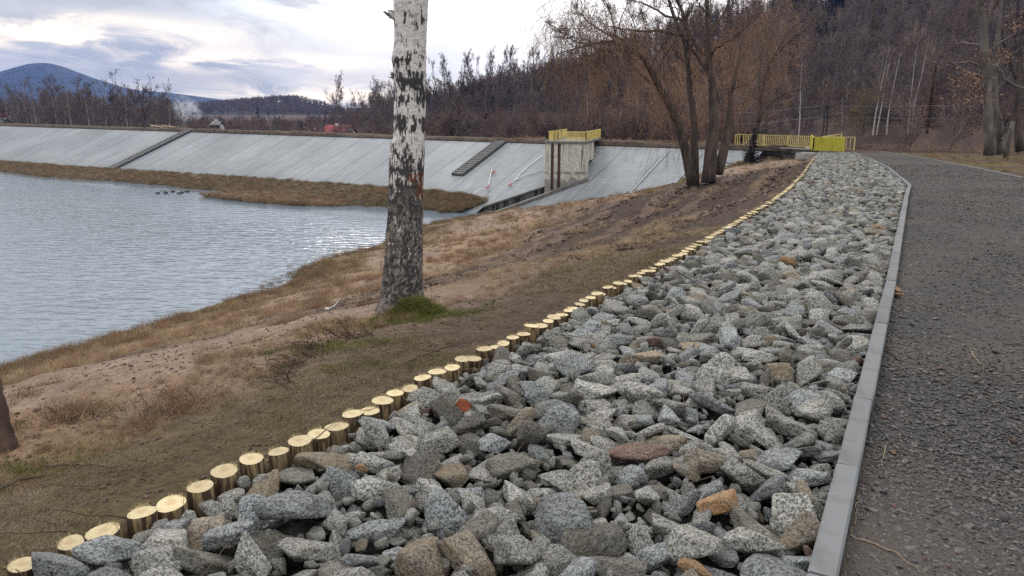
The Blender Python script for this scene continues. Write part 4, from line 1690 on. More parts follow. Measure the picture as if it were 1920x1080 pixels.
SP_BUSH = dict(wob=0.12, trunk_levels=0, levels=[
    dict(k=16, t0=0.02, ang=0.7, lf=0.9, rf=0.7, S=6, wob=0.16, trop=(0, 0, 0.05), n=3, taper=0.35),
    dict(k=9, t0=0.15, ang=0.6, lf=0.5, rf=0.5, S=4, wob=0.2, trop=(0, 0, 0.04), n=3, rmin=0.016),
    dict(k=7, t0=0.15, ang=0.6, lf=0.5, rf=0.6, S=3, wob=0.2, trop=(0, 0, 0.04), n=3, rmin=0.012)])


def conifer_mesh(seed, H, wd=0.17, gap=0.42):
    rg = np.random.default_rng(seed)
    tv, tf = tubes(np.array([[[0, 0, 0], [0, 0, H * 0.5], [0, 0, H]]], float), np.array([[H * 0.014, H * 0.009, 0.02]]), 6)
    V, Fc, n = [], [], 0
    z = H * 0.12
    while z < H * 0.985:
        rad_ = H * wd * (1 - z / H) ** 0.85 + 0.12
        for k_ in range(int(rg.integers(7, 11))):
            a = rg.uniform(0, 6.283)
            L = rad_ * rg.uniform(0.7, 1.15)
            d_ = np.array([math.cos(a), math.sin(a), -0.28])
            sd_ = np.array([-math.sin(a), math.cos(a), 0])
            m_ = 4
            for j in range(m_):
                t0_, t1_ = j / m_, (j + 1) / m_
                p0 = np.array([0, 0, z]) + d_ * L * t0_
                p1 = np.array([0, 0, z]) + d_ * L * t1_ + np.array([0, 0, 0.03 * L])
                w0 = L * 0.24 * (1 - t0_) + 0.04
                V += [p0 - sd_ * w0 * rg.uniform(0.5, 1.2) - [0, 0, 0.12 * w0], p0 + sd_ * w0 * rg.uniform(0.5, 1.2) - [0, 0, 0.3 * w0], p1 + [0, 0, 0.05]]
                V += [p0 + sd_ * 0.05, p1, p1 * 0.5 + p0 * 0.5 - [0, 0, w0 * 0.9 * rg.uniform(0.5, 1)]]
                Fc += [(n, n + 1, n + 2), (n + 3, n + 4, n + 5)]
                n += 6
        z += gap * rg.uniform(0.7, 1.3) * (0.5 + 0.5 * (1 - z / H))
    return tv, tf, np.array(V), np.array(Fc)


def as_one(tm, mt_tr, mt_cr):
    """trunk and crown merged, two materials, for the far wood"""
    tv, tf, cv1, cf1 = tm
    return tv, tf, cv1, cf1


def proto_lib(name, list_):
    cl_ = bpy.data.collections.new(name)
    for i_, (tm, m1, m2) in enumerate(list_):
        tv, tf, cv1, cf1 = tm
        V = np.concatenate([tv, cv1])
        Fl = tf.tolist() + (cf1 + len(tv)).tolist()
        o = mesh('%s_%02d' % (name, i_), V, Fl, M[m1])
        o.data.materials.append(M[m2])
        mi = np.zeros(len(Fl), np.int32)
        mi[len(tf):] = 1
        o.data.polygons.foreach_set('material_index', mi)
        COL.objects.unlink(o)
        cl_.objects.link(o)
    return cl_


wood = []
for s_ in range(5):
    wood.append((tree_mesh(s_ + 10, 11.5, 0.16, SP_BARE), 'bark_grey', 'twig'))
for s_ in range(3):
    wood.append((tree_mesh(s_ + 20, 11.5, 0.16, SP_BARE), 'bark_grey', 'twig_red'))
for s_ in range(3):
    wood.append((tree_mesh(s_ + 30, 13, 0.15, SP_TALL), 'bark_dark', 'twig_dark'))
for s_ in range(2):
    wood.append((tree_mesh(s_ + 40, 12, 0.10, SP_BIRCH), 'white_bark', 'twig'))
for s_ in range(3):
    wood.append((conifer_mesh(s_ + 50, 12), 'bark_dark', 'needles'))
for s_ in range(2):
    wood.append((conifer_mesh(s_ + 60, 11, 0.2), 'bark_dark', 'larch'))
for s_ in range(3):
    wood.append((tree_mesh(s_ + 70, 3.2, 0.05, SP_BUSH), 'bark_grey', 'twig'))
for s_ in range(2):
    wood.append((tree_mesh(s_ + 80, 3.2, 0.05, SP_BUSH), 'bark_grey', 'twig_red'))
# index ranges
I_BARE, I_RED, I_TALL, I_BIR, I_CON, I_LAR, I_BUSH, I_BRED = range(0, 5), range(5, 8), range(8, 11), range(11, 13), range(13, 16), range(16, 18), range(18, 21), range(21, 23)
woodlib = proto_lib('wood_tree', wood)
# hillside wood
pts, rot, scl, idx = [], [], [], []
rgw = np.random.default_rng(99)
N0 = 9000
cxs = rgw.uniform(-60, 330, N0)
cys = rgw.uniform(70, 420, N0)
hz = hill_z(cxs, cys)
dw = (cxs - FOOT_A[0]) * fn[0] + (cys - FOOT_A[1]) * fn[1]
mask_con = vnoise(cxs, cys, 38, 55)
mask_red = vnoise(cxs, cys, 26, 66)
gridocc = set()
for x, y, z, d_, mc_, mr in zip(cxs, cys, hz, dw, mask_con, mask_red):
    if d_ < -2 or d_ > 175:
        continue
    ang_ = math.degrees(math.atan2(x, y))
    if ang_ > 43 or ang_ < -16:
        continue
    if d_ > 125 and rgw.random() > 0.5:
        continue
    if d_ < 22:
        k_ = rgw.choice(list(I_BUSH) + list(I_BRED) + [0, 1])
        s_ = rgw.uniform(0.7, 1.5)
    elif mc_ > 0.565:
        k_ = rgw.choice(list(I_CON))
        s_ = rgw.uniform(0.7, 1.15)
    else:
        k_ = rgw.choice(list(I_RED)) if mr > 0.58 else rgw.choice(list(I_BARE))
        if rgw.random() < 0.015:
            k_ = rgw.choice(list(I_BIR))
        if d_ > 100 and x > 60 and rgw.random() < 0.25:
            k_ = rgw.choice(list(I_LAR) + list(I_CON))
        s_ = rgw.uniform(0.7, 1.15)
    pts.append((x, y, z - 0.2))
    rot.append((rgw.normal(0, 0.04), rgw.normal(0, 0.04), rgw.uniform(0, 6.28)))
    scl.append((s_, s_, s_ * rgw.uniform(0.9, 1.15)))
    idx.append(int(k_))
for k_ in range(1500):
    t_, d_ = rgw.uniform(-20, 330), rgw.uniform(-3, 42)
    p = FOOT_A + fe * (t_ - 60) + fn * d_
    if p[1] < 88 and abs(p[0] / p[1] - 0.42) < 0.035:
        continue
    if p[1] < 76 or abs(p[0] / p[1]) > 0.95 or 0.455 < p[0] / p[1] < 0.56 and d_ < 30 and p[1] < 114 and rgw.random() < 0.7:
        continue
    pts.append((p[0], p[1], float(hill_z(np.array([p[0]]), np.array([p[1]]))[0]) - 0.1))
    rot.append((0, 0, rgw.uniform(0, 6.28)))
    s_ = rgw.uniform(0.6, 1.25)
    scl.append((s_, s_, s_))
    idx.append(int(rgw.choice(list(I_BUSH) + list(I_BRED))))
print('wood', len(pts))
scatter('hillside_wood', pts, rot, scl, idx, woodlib, 'dense leafless brown wood covering the hillside behind the dam', 'wood')
# brush and trees in the valley behind the crest, and on the low hill
pts, rot, scl, idx = [], [], [], []
for k_ in range(2600):
    u = rgw.uniform(-120, 1420)
    Yd = rgw.uniform(150, 330) if u < 720 else rgw.uniform(105, 200)
    if u > 1000:
        Yd = rgw.uniform(88, 140)
    x = (u - 960) / F * Yd
    d_ = (x - FOOT_A[0]) * fn[0] + (Yd - FOOT_A[1]) * fn[1]
    if d_ > 8:
        continue
    r_ = (x - C0[0]) * ND[0] + (Yd - C0[1]) * ND[1]
    if r_ > -9:
        continue
    z = -5.8 if u < 1100 else gz(x, Yd)
    br = rgw.random()
    if u < 345 and br > 0.55:
        kk_ = rgw.choice(list(I_BARE) + list(I_BIR))
        s_ = rgw.uniform(0.6, 0.98)
    elif br < 0.72 or u > 760:
        kk_ = rgw.choice(list(I_BUSH) + list(I_BRED))
        s_ = rgw.uniform(0.7, 1.5) * (1.0 if u > 760 else 0.62)
    else:
        kk_ = rgw.choice(list(I_BARE))
        s_ = rgw.uniform(0.25, 0.42)
    pts.append((x, Yd, z))
    rot.append((0, 0, rgw.uniform(0, 6.28)))
    scl.append((s_, s_, s_))
    idx.append(int(kk_))
for k_ in range(2600):            # low hill in the middle distance
    u = rgw.uniform(340, 720)
    dq = rgw.uniform(-0.95, 0.1)
    Yd = 900 + dq * 200
    x = at(u, 200, 900)[0]
    if not (NHX[0] < x < NHX[-1]):
        continue
    z = -6 + (np.interp(x, NHX, NHZ) + 6) * math.cos(dq * math.pi / 2) ** 1.3 - 1.0
    pts.append((x, Yd, z))
    rot.append((0, 0, rgw.uniform(0, 6.28)))
    s_ = rgw.uniform(0.5, 0.75)
    scl.append((s_ * 1.4, s_ * 1.4, s_))
    idx.append(int(rgw.choice(list(I_BARE) + list(I_RED) + ([13] if rgw.random() < 0.3 else []))))
print('valley', len(pts))
scatter('valley_scrub', pts, rot, scl, idx, woodlib, 'leafless brown scrub and small trees in the valley behind the dam crest', 'scrub')

# ---- single trees one can tell apart
TREEP = {}


def tree_proto(key, tm, m1, m2):
    TREEP[key] = (tm, m1, m2, [None])


def place_tree(key, x, y, z, H, H0, label, group=None, rz=None, name='bare_tree', cat='tree', xy=1.0, stout=1.0):
    tm, m1, m2, me = TREEP[key]
    root = thing(name, (x, y, z), label, cat, group, rz if rz is not None else random.uniform(0, 6.28))
    s_ = H / H0
    root.scale = (s_ * xy, s_ * xy, s_)
    if me[0] is None:
        a = mesh('trunk', tm[0], tm[1], M[m1], root, smooth=True)
        b_ = mesh('crown', tm[2], tm[3], M[m2], root)
        me[0] = (a.data, b_.data)
    else:
        for nm, dt in zip(('trunk', 'crown'), me[0]):
            o = bpy.data.objects.new(nm, dt)
            COL.objects.link(o)
            o.parent = root
            if nm == 'trunk' and stout != 1.0:
                o.scale = (stout, stout, 1)
    return root


for s_ in range(3):
    tree_proto('birch%d' % s_, tree_mesh(300 + s_, 16, 0.13, SP_BIRCH), 'white_bark', 'twig')
    tree_proto('bare%d' % s_, tree_mesh(310 + s_, 13, 0.19, SP_BARE), 'bark_grey', 'twig')
    tree_proto('tall%d' % s_, tree_mesh(320 + s_, 15, 0.17, SP_TALL), 'bark_dark', 'twig_dark')
tree_proto('oak0', tree_mesh(330, 11, 0.30, SP_OAK), 'bark_dark', 'twig_dark')
tree_proto('oak1', tree_mesh(331, 9, 0.34, SP_OAK), 'bark_dark', 'twig_dark')
tree_proto('con0', conifer_mesh(340, 12), 'bark_dark', 'needles')
tree_proto('larch0', conifer_mesh(341, 12, 0.15), 'bark_dark', 'larch')
LEFT = [  # px, top y, kind, distance, label
    (18, 168, 'bare0', 215, 'dark bare tree at the left edge of the skyline row'),
    (35, 160, 'birch0', 190, 'slim leaning birch, leftmost pale trunk beyond the dam'),
    (50, 150, 'birch1', 185, 'tallest pale birch left of the round-crowned tree'),
    (68, 148, 'birch2', 188, 'pale birch second right of the leftmost leaning one'),
    (92, 172, 'bare2', 200, 'low bare tree between the pale birches and the round crown'),
    (108, 150, 'bare1', 190, 'round-crowned brown tree against the blue mountain'),
    (124, 168, 'birch1', 186, 'pale leaning trunk under the right side of the round crown'),
    (140, 176, 'birch2', 195, 'short pale birch just right of the round-crowned tree'),
    (152, 158, 'bare0', 198, 'second round-crowned brown tree, right of the first'),
    (172, 165, 'bare2', 192, 'brown tree with a leaning pale trunk in the middle of the row'),
    (188, 158, 'birch0', 187, 'pale birch leaning left in the middle of the row'),
    (198, 150, 'birch1', 189, 'pale birch beside the tall thin tree'),
    (213, 140, 'tall1', 188, 'tall thin tree with sparse top rising over the mountain slope'),
    (235, 165, 'bare1', 196, 'bare tree left of the big spreading tree'),
    (318, 186, 'bare2', 205, 'small bare tree right of the big spreading tree'),
    (340, 196, 'bare0', 230, 'low dark tree in front of the white smoke'),
    (485, 186, 'con0', 420, 'dark pointed conifer on the left of the low wooded hill'),
    (637, 193, 'tall0', 300, 'thin lone tree standing above the red-roofed house'),
    (705, 176, 'bare1', 175, 'bushy bare tree at the left end of the wood, left of the birch trunk'),
    (722, 168, 'bare0', 172, 'broad bare tree just left of the big birch trunk'),
]
for u, ty, key, Yd, lab in LEFT:
    base = at(u, 236, Yd)
    zt = at(u, ty, Yd)[2]
    H0 = {'b': 16 if key.startswith('birch') else 13, 't': 15, 'o': 11, 'c': 12, 'l': 12}[key[0]]
    z0_ = -5.8
    r_ = place_tree(key, base[0], Yd, z0_, zt - z0_, H0, lab, 'trees beyond the dam crest', name='birch_tree' if key.startswith('birch') else 'conifer_tree' if key[0] == 'c' else 'bare_tree',
                    xy=1.25 if key.startswith('bare') else 1.0)
r_ = place_tree('oak0', at(268, 230, 180)[0], 180, -5.8, at(268, 157, 180)[2] + 5.8, 11, 'big spreading bare tree with a dome crown beyond the dam', None, 1.0, 'spreading_tree', xy=1.05)
r_ = place_tree('oak1', at(868, 250, 100)[0], 100, -5.4, at(868, 170, 100)[2] + 5.4, 9, 'dead-looking forked tree behind the crest right of the birch', None, 2.0, 'spreading_tree', xy=1.25)
r_ = place_tree('oak1', at(1190, 262, 84)[0], 84, gz(at(1190, 262, 84)[0], 84), 3.6, 9, 'small bushy tree on the crest left of the willow trunks', None, 4.0, 'small_tree', xy=1.2)
RIDGE = [(812, 128), (826, 120), (838, 116), (852, 112), (868, 116), (880, 110), (893, 108), (908, 112), (921, 104), (932, 98), (947, 101), (958, 96), (972, 97), (985, 103), (998, 98), (1012, 104), (1022, 86), (1035, 110)]
for i_, (u, ty) in enumerate(RIDGE):
    Yd = 205 + (i_ % 3) * 6
    x = (u - 960) / F * Yd
    z0_ = float(hill_z(np.array([x]), np.array([float(Yd)]))[0])
    zt = at(u, ty, Yd)[2]
    key = ['tall0', 'tall1', 'tall2'][i_ % 3]
    place_tree(key, x, Yd, z0_, max(6.0, zt - z0_), 15, '%s tall bare tree on the ridge, counted from the birch trunk rightwards' % (ORD[i_] if i_ else 'first'), 'tall bare trees along the ridge', name='ridge_tree')


def hill_hit(u, v):
    d = ray(u, v)
    yy = np.linspace(85, 330, 600)
    xx = d[0] / d[1] * yy
    zz_ = CAMZ + d[2] / d[1] * yy
    hh = hill_z(xx, yy)
    k_ = int(np.argmax(zz_ < hh))
    return xx[k_], yy[k_], hh[k_] - 0.3


WB = [(1623, 85, 184, 'right-leaning white birch, left of the hillside pair'), (1630, 100, 180, 'white birch whose trunk crosses another in a V on the hillside'),
      (1648, 85, 180, 'single slim white birch between the V pair and the double trunk'), (1687, 78, 184, 'left trunk of the bright double birch on the hillside'),
      (1693, 82, 183, 'right trunk of the bright double birch on the hillside'), (1487, 108, 175, 'pale birch on the hillside left of the utility pole'),
      (1568, 178, 255, 'small pale birch just right of the utility pole'), (1103, 158, 245, 'white birch behind the railing of the concrete tower'),
      (1158, 180, 258, 'thin pale birch left of the group behind the dam crest'), (1168, 165, 258, 'thin pale birch, tallest of the group behind the dam crest'),
      (1236, 150, 258, 'thin reddish birch just left of the leaning willow trunk')]
for i_, (u, ty, by, lab) in enumerate(WB):
    Yd = 118.0 if by < 200 else 95.0
    x = (u - 960) / F * Yd
    zb_ = at(u, by, Yd)[2]
    zh = float(hill_z(np.array([x]), np.array([Yd]))[0]) if by < 200 else -4.0
    zh = min(zh, zb_)
    place_tree('birch%d' % (i_ % 3), x, Yd, zh, at(u, ty, Yd)[2] - zh, 16, lab, 'white birches on and below the hillside', name='birch_tree', xy=0.8, stout=1.3 if by < 200 else 1.2)
yL = 112.0
xL = (1722 - 960) / F * yL
zL = float(hill_z(np.array([xL]), np.array([yL]))[0])
place_tree('larch0', xL, yL, zL, at(1722, 112, yL)[2] - zL, 12, 'pointed tan larch on the hillside right of the double birch', name='larch_tree', xy=1.5)
for u, ty, lab in [(1738, 0, 'dark spruce at the top edge of the hillside'), (1600, -8, 'golden larch at the top of the hillside'), (1643, -5, 'second golden larch at the top right of the hillside')]:
    Yd = 190
    x = (u - 960) / F * Yd
    zh = float(hill_z(np.array([x]), np.array([float(Yd)]))[0])
    place_tree('con0' if 'spruce' in lab else 'larch0', x, Yd, zh, max(9, at(u, ty, Yd)[2] - zh), 12, lab, name='spruce_tree' if 'spruce' in lab else 'larch_tree')

# ------------------------------------------------------------------ the willows on the bank
def limb(px, rad_, Y0, Y1, n=14, wob=0.04, rg=None):
    P_ = []
    L = len(px)
    for i_, (u, v) in enumerate(px):
        Yd = Y0 + (Y1 - Y0) * i_ / (L - 1)
        P_.append(at(u, v, Yd))
    P_ = np.array(P_)
    # smooth resample
    c_ = np.concatenate([[0], np.cumsum(np.linalg.norm(np.diff(P_, axis=0), axis=1))])
    s_ = np.linspace(0, c_[-1], n)
    Q = np.stack([np.interp(s_, c_, P_[:, i]) for i in range(3)], 1)
    for _ in range(1):
        Q[1:-1] = (Q[:-2] + 2 * Q[1:-1] + Q[2:]) / 4
    Q[1:-1] += rg.normal(0, wob, Q[1:-1].shape)
    r_ = np.interp(np.linspace(0, 1, n), np.linspace(0, 1, len(rad_)), rad_)
    return Q, r_, c_[-1]


def big_tree(name, label, cat, limbs, seed, base, barkm, twigm, lv, origin_z=None, main_n=10, weep=None):
    rg = np.random.default_rng(seed)
    root = thing(name, base, label, cat)
    trunk = MB()
    Ps, Rs, Ls = [], [], []
    for px, rad_, Y0, Y1 in limbs:
        Q, r_, L = limb(px, rad_, Y0, Y1, rg=rg)
        trunk.tube(Q - base, r_, main_n)
        Ps.append(Q - base)
        Rs.append(r_)
        Ls.append(L)
    trunk.build('trunk', M[barkm], root, smooth=True)
    cur = (np.array(Ps), np.array(Rs), np.array(Ls))
    VF = []
    for l_ in lv:
        Q, D, Lc, rr = spawn(cur[0], cur[1], cur[2], l_['k'], l_.get('t0', 0.3), l_['ang'], l_['lf'], l_.get('rf', 0.4), rg, up=l_.get('up', 0.2), taper=l_.get('taper', 0.4))
        if 'Lmax' in l_:
            Lc = np.minimum(Lc, l_['Lmax'])
        rr = np.clip(rr, l_.get('rmin', 0.005), l_.get('rmax', 1))
        P_, Rr = grow(Q, D, Lc, rr, rr * 0.4, l_.get('S', 6), l_.get('wob', 0.2), l_.get('trop', (0, 0, 0.03)), rg)
        VF.append(tubes(P_, Rr, l_.get('n', 3)))
        cur = (P_, Rr, Lc)
    if weep:
        # thin shoots hanging from the undersides of the limbs
        wp = np.array([p for li_ in weep['limbs'] for p in Ps[li_][4:]])
        wp = wp[rg.integers(0, len(wp), weep['n'])] + rg.normal(0, 0.9, (weep['n'], 3))
        Lc = rg.uniform(*weep['len'], weep['n'])
        P_, Rr = grow(wp, np.stack([rg.normal(0, 0.5, weep['n']), rg.normal(0, 0.5, weep['n']), rg.uniform(-0.6, 0.4, weep['n'])], 1), Lc,
                      np.full(weep['n'], 0.009), np.full(weep['n'], 0.005), 8, 0.07, (0, 0, -0.35), rg)
        wo = tubes(P_, Rr, 3)
        mesh('hanging_shoots', wo[0], wo[1], M[weep['mat']], root)
    V, Fq, n = [], [], 0
    for v, f in VF:
        V.append(v)
        Fq.append(f + n)
        n += len(v)
    mesh('crown', np.concatenate(V), np.concatenate(Fq), M[twigm], root)
    return root


def bank_pt(u, v, y0=5, y1=80):
    """where the line of sight meets the bank"""
    d = ray(u, v)
    yy = np.linspace(y0, y1, 400)
    xx = d[0] / d[1] * yy
    zz = CAMZ + d[2] / d[1] * yy
    g = ground(xx, yy)
    k_ = np.argmax(zz < g)
    return np.array([xx[k_], yy[k_], g[k_]])


wb1 = bank_pt(1298, 352, 15, 70)
wb2 = bank_pt(1335, 345, 15, 70)
print('willow base', wb1, wb2, bank_pt(1405, 305, 15, 70))
LV = [dict(k=11, t0=0.35, ang=0.8, lf=0.34, rf=0.3, rmax=0.042, S=7, wob=0.2, up=0.25, n=4, Lmax=5),
      dict(k=8, t0=0.2, ang=0.75, lf=0.5, rf=0.5, S=6, wob=0.16, up=0.2, rmin=0.009, Lmax=2.4),
      dict(k=6, t0=0.15, ang=0.7, lf=0.55, rf=0.6, S=5, wob=0.18, up=0.15, rmin=0.006),
      dict(k=3, t0=0.15, ang=0.6, lf=0.6, rf=0.7, S=3, wob=0.25, rmin=0.005)]
Y1_ = wb1[1]
big_tree('willow_tree', 'dark willow leaning left over the slope with its second trunk upright', 'tree', [
    ([(1302, 356), (1292, 310), (1280, 260), (1262, 205), (1240, 165), (1222, 130), (1195, 92), (1168, 75), (1130, 74), (1085, 90), (1045, 101)], [0.40, 0.34, 0.28, 0.27, 0.24, 0.2, 0.14, 0.10, 0.05, 0.02], Y1_, Y1_ - 3),
    ([(1300, 352), (1305, 300), (1302, 230), (1293, 160), (1288, 110), (1286, 70), (1270, 50), (1258, 20), (1245, -40)], [0.38, 0.27, 0.23, 0.2, 0.17, 0.15, 0.12, 0.1, 0.06], Y1_, Y1_ + 1.5),
    ([(1288, 100), (1290, 60), (1284, 30), (1268, -5), (1255, -60)], [0.14, 0.13, 0.10, 0.08, 0.05], Y1_ + 1, Y1_ - 1),
    ([(1284, 66), (1255, 62), (1225, 56), (1200, 60), (1165, 54), (1140, 50)], [0.10, 0.09, 0.07, 0.05, 0.03], Y1_ + 1, Y1_ - 3),
    ([(1280, 40), (1250, 30), (1220, 12), (1180, -3)], [0.09, 0.07, 0.05, 0.03], Y1_ + 1, Y1_ + 3),
    ([(1168, 76), (1140, 66), (1110, 45), (1085, 25), (1070, 0)], [0.08, 0.06, 0.04, 0.03, 0.015], Y1_ - 2, Y1_ - 1),
    ([(1185, 88), (1150, 92), (1120, 98), (1085, 110)], [0.08, 0.06, 0.04, 0.03], Y1_ - 2, Y1_ - 4),
    ([(1110, 85), (1075, 78), (1050, 60), (1030, 40)], [0.05, 0.035, 0.03, 0.015], Y1_ - 2, Y1_ - 3),
    ([(1155, 72), (1150, 40), (1140, 15), (1135, -10)], [0.06, 0.045, 0.03, 0.02], Y1_ - 2, Y1_ - 2),
], 5, wb1, 'bark_dark', 'twig_dark', LV, weep=dict(limbs=[0, 0, 5, 6, 7, 3], n=1700, len=(0.8, 4.2), mat='shoot'))
Y2_ = wb2[1]
big_tree('willow_tree', 'thick twin-trunked willow right of the leaning one, bark furrowed', 'tree', [
    ([(1328, 342), (1330, 300), (1338, 260), (1338, 200), (1335, 150), (1328, 120), (1330, 60), (1325, 10), (1322, -60)], [0.46, 0.40, 0.34, 0.26, 0.2, 0.17, 0.14, 0.12, 0.08], Y2_, Y2_ + 1),
    ([(1345, 325), (1356, 290), (1364, 250), (1370, 190), (1376, 140), (1388, 100), (1400, 50)], [0.36, 0.30, 0.26, 0.18, 0.12, 0.08, 0.03], Y2_ + 0.5, Y2_ + 3),
    ([(1326, 130), (1310, 110), (1296, 90), (1288, 70)], [0.12, 0.10, 0.08, 0.05], Y2_ + 1, Y2_),
    ([(1334, 104), (1350, 85), (1375, 72), (1400, 50), (1425, 30)], [0.09, 0.06, 0.05, 0.03, 0.02], Y2_ + 1, Y2_ - 2),
    ([(1330, 64), (1345, 45), (1360, 20), (1375, -15)], [0.08, 0.06, 0.05, 0.03], Y2_ + 1, Y2_ + 2),
    ([(1328, 30), (1315, 15), (1300, -10)], [0.08, 0.06, 0.03], Y2_, Y2_ - 1),
], 6, wb2, 'bark_mid', 'twig', LV, weep=dict(limbs=[1, 3], n=500, len=(0.8, 3.6), mat='shoot'))
wb3 = bank_pt(1405, 303, 20, 70)
big_tree('leaning_tree', 'slanting tree right of the willows with ivy round its foot', 'tree', [
    ([(1402, 303), (1412, 270), (1420, 230), (1432, 205), (1450, 185), (1475, 175), (1500, 165)], [0.36, 0.28, 0.22, 0.17, 0.13, 0.08, 0.04], wb3[1], wb3[1] + 2),
    ([(1420, 230), (1430, 170), (1440, 120), (1470, 70), (1500, 40), (1530, 25)], [0.18, 0.15, 0.12, 0.08, 0.05, 0.03], wb3[1], wb3[1] - 3),
    ([(1425, 215), (1420, 150), (1425, 90), (1450, 30), (1470, -30)], [0.15, 0.12, 0.1, 0.08, 0.05], wb3[1], wb3[1] + 3),
    ([(1440, 120), (1465, 90), (1510, 55), (1550, 28)], [0.09, 0.07, 0.05, 0.02], wb3[1] - 1, wb3[1] - 5),
], 8, wb3, 'bark_mid', 'twig', LV, weep=dict(limbs=[1, 2], n=500, len=(0.8, 3.6), mat='shoot'))

# ================================================================== the big birch
bb = bank_pt(752, 582, 4, 30)
print('birch base', bb)
BY = bb[1]
prof_b = [(-60, 738, 803), (0, 737, 803), (28, 738, 801), (60, 739, 800), (83, 739, 799), (112, 735, 799), (130, 738, 799), (167, 739, 799), (222, 737, 797), (258, 736, 796), (268, 731, 796),
          (300, 730, 795), (350, 729, 793), (400, 727, 792), (450, 723, 791), (500, 720, 790), (540, 716, 791), (560, 712, 794), (578, 706, 799), (592, 698, 808), (615, 690, 816)]
zs_, cx_, rr_ = [], [], []
for v, l_, r_ in prof_b:
    a, c_ = at(l_, v, BY), at(r_, v, BY)
    zs_.append((a[2]))
    cx_.append((a[0] + c_[0]) / 2)
    rr_.append((c_[0] - a[0]) / 2)
zs_, cx_, rr_ = np.array(zs_)[::-1], np.array(cx_)[::-1], np.array(rr_)[::-1]
NA, NZ = 200, 420
zz = np.linspace(zs_[0] - 0.25, zs_[-1], NZ)
th = np.arange(NA) / NA * 2 * math.pi
ZZ, TH = np.meshgrid(zz, th, indexing='ij')
rad_ = np.interp(ZZ, zs_, rr_)
cxx = np.interp(ZZ, zs_, cx_)
thf = np.mod(TH + math.pi / 2, 2 * math.pi)          # seam of the noise at the back... front is -Y
arc = thf * 0.21
# height in the picture's terms, to follow the bark's change from black furrows to white
vv = np.interp(ZZ, zs_, np.array([p[0] for p in prof_b])[::-1])
thr = np.interp(vv, [-60, 0, 18, 34, 48, 60, 78, 95, 106, 118, 130, 140, 150, 185, 197, 210, 222, 240, 250, 275, 290, 320, 345, 370, 400, 430, 470],
                [0.62, 0.62, 0.60, 0.52, 0.55, 0.65, 0.63, 0.64, 0.52, 0.51, 0.60, 0.50, 0.455, 0.46, 0.54, 0.58, 0.46, 0.45, 0.54, 0.50, 0.50, 0.44, 0.42, 0.36, 0.30, 0.16, -0.2])
slant = (thf - math.pi * 0.5) * 0.04
n1_ = vnoise(arc + 0.03 * vnoise(arc, ZZ, 0.05, 3), (ZZ + slant) * 1.25, 0.085, 51, 4)
n2_ = vnoise(arc * 5.0, ZZ, 0.06, 61, 3)
n3_ = vnoise(arc * 3.0, ZZ, 0.12, 71, 3)
mval = 0.42 * n1_ + 0.36 * n2_ + 0.22 * n3_
mask = sstep(thr - 0.02, thr + 0.02, mval)
# white flakes left on the black lower bark
flake = (vv > 400) & (vv < 505) & (vnoise(arc * 4, ZZ, 0.06, 83, 3) > 0.69)
mask = np.where(flake, 0.0, mask)
fur = np.abs(vnoise(arc * 2.7 + 0.5 * vnoise(arc, ZZ, 0.1, 5), ZZ, 0.10, 91, 4) - 0.5) * 2.6
fur2 = np.abs(vnoise(arc * 2.6, ZZ + arc * 0.3, 0.05, 95, 3) - 0.5) * 2
rough_zone = sstep(300, 430, vv)
disp = mask * (0.004 + 0.022 * rough_zone) * np.sqrt(np.clip(fur * 0.7 + fur2 * 0.5, 0, 1)) - 0.010 * rough_zone
bulge = 0.02 * (vnoise(arc, ZZ, 0.5, 17, 2) - 0.5)
flare = np.clip((vv - 545) / 60, 0, 1.5)
lobes = 1 + flare * 0.16 * np.sin(TH * 5 + 0.6) + flare * 0.06 * np.sin(TH * 9)
rt_ = (rad_ + disp + bulge) * lobes
Vb = np.stack([cxx + rt_ * np.cos(TH), BY + rt_ * np.sin(TH) * 1.0, ZZ], -1)
base_b = np.array([cx_[2], BY, gz(cx_[2], BY)])
Vb = Vb.reshape(-1, 3) - base_b
idx_ = np.arange(NA * NZ).reshape(NZ, NA)
a, b_ = idx_[:-1], idx_[1:]
Fb = np.stack([a, np.roll(a, -1, 1), np.roll(b_, -1, 1), b_], -1).reshape(-1, 4)
white = np.array([0.72, 0.71, 0.70])
lent = (vnoise(arc * 0.5, ZZ * 8.0, 0.05, 23, 3) > 0.60) & (vnoise(arc, ZZ, 0.05, 29, 2) > 0.42)
colw = white * (0.86 + 0.22 * vnoise(arc, ZZ * 3, 0.12, 37, 3))[..., None]
colw = np.where(lent[..., None], colw * 0.62, colw)
colw = colw * np.where(vv[..., None] > 300, np.array([0.93, 0.92, 0.92]), 1.0)
dk = np.array([0.055, 0.055, 0.057])
dk2 = np.array([0.235, 0.205, 0.185])
crest_ = sstep(0.08, 0.55, fur)[..., None]
cold = dk * (1 - crest_ * rough_zone[..., None]) + dk2 * crest_ * rough_zone[..., None]
colb = colw * (1 - mask[..., None]) + cold * mask[..., None]
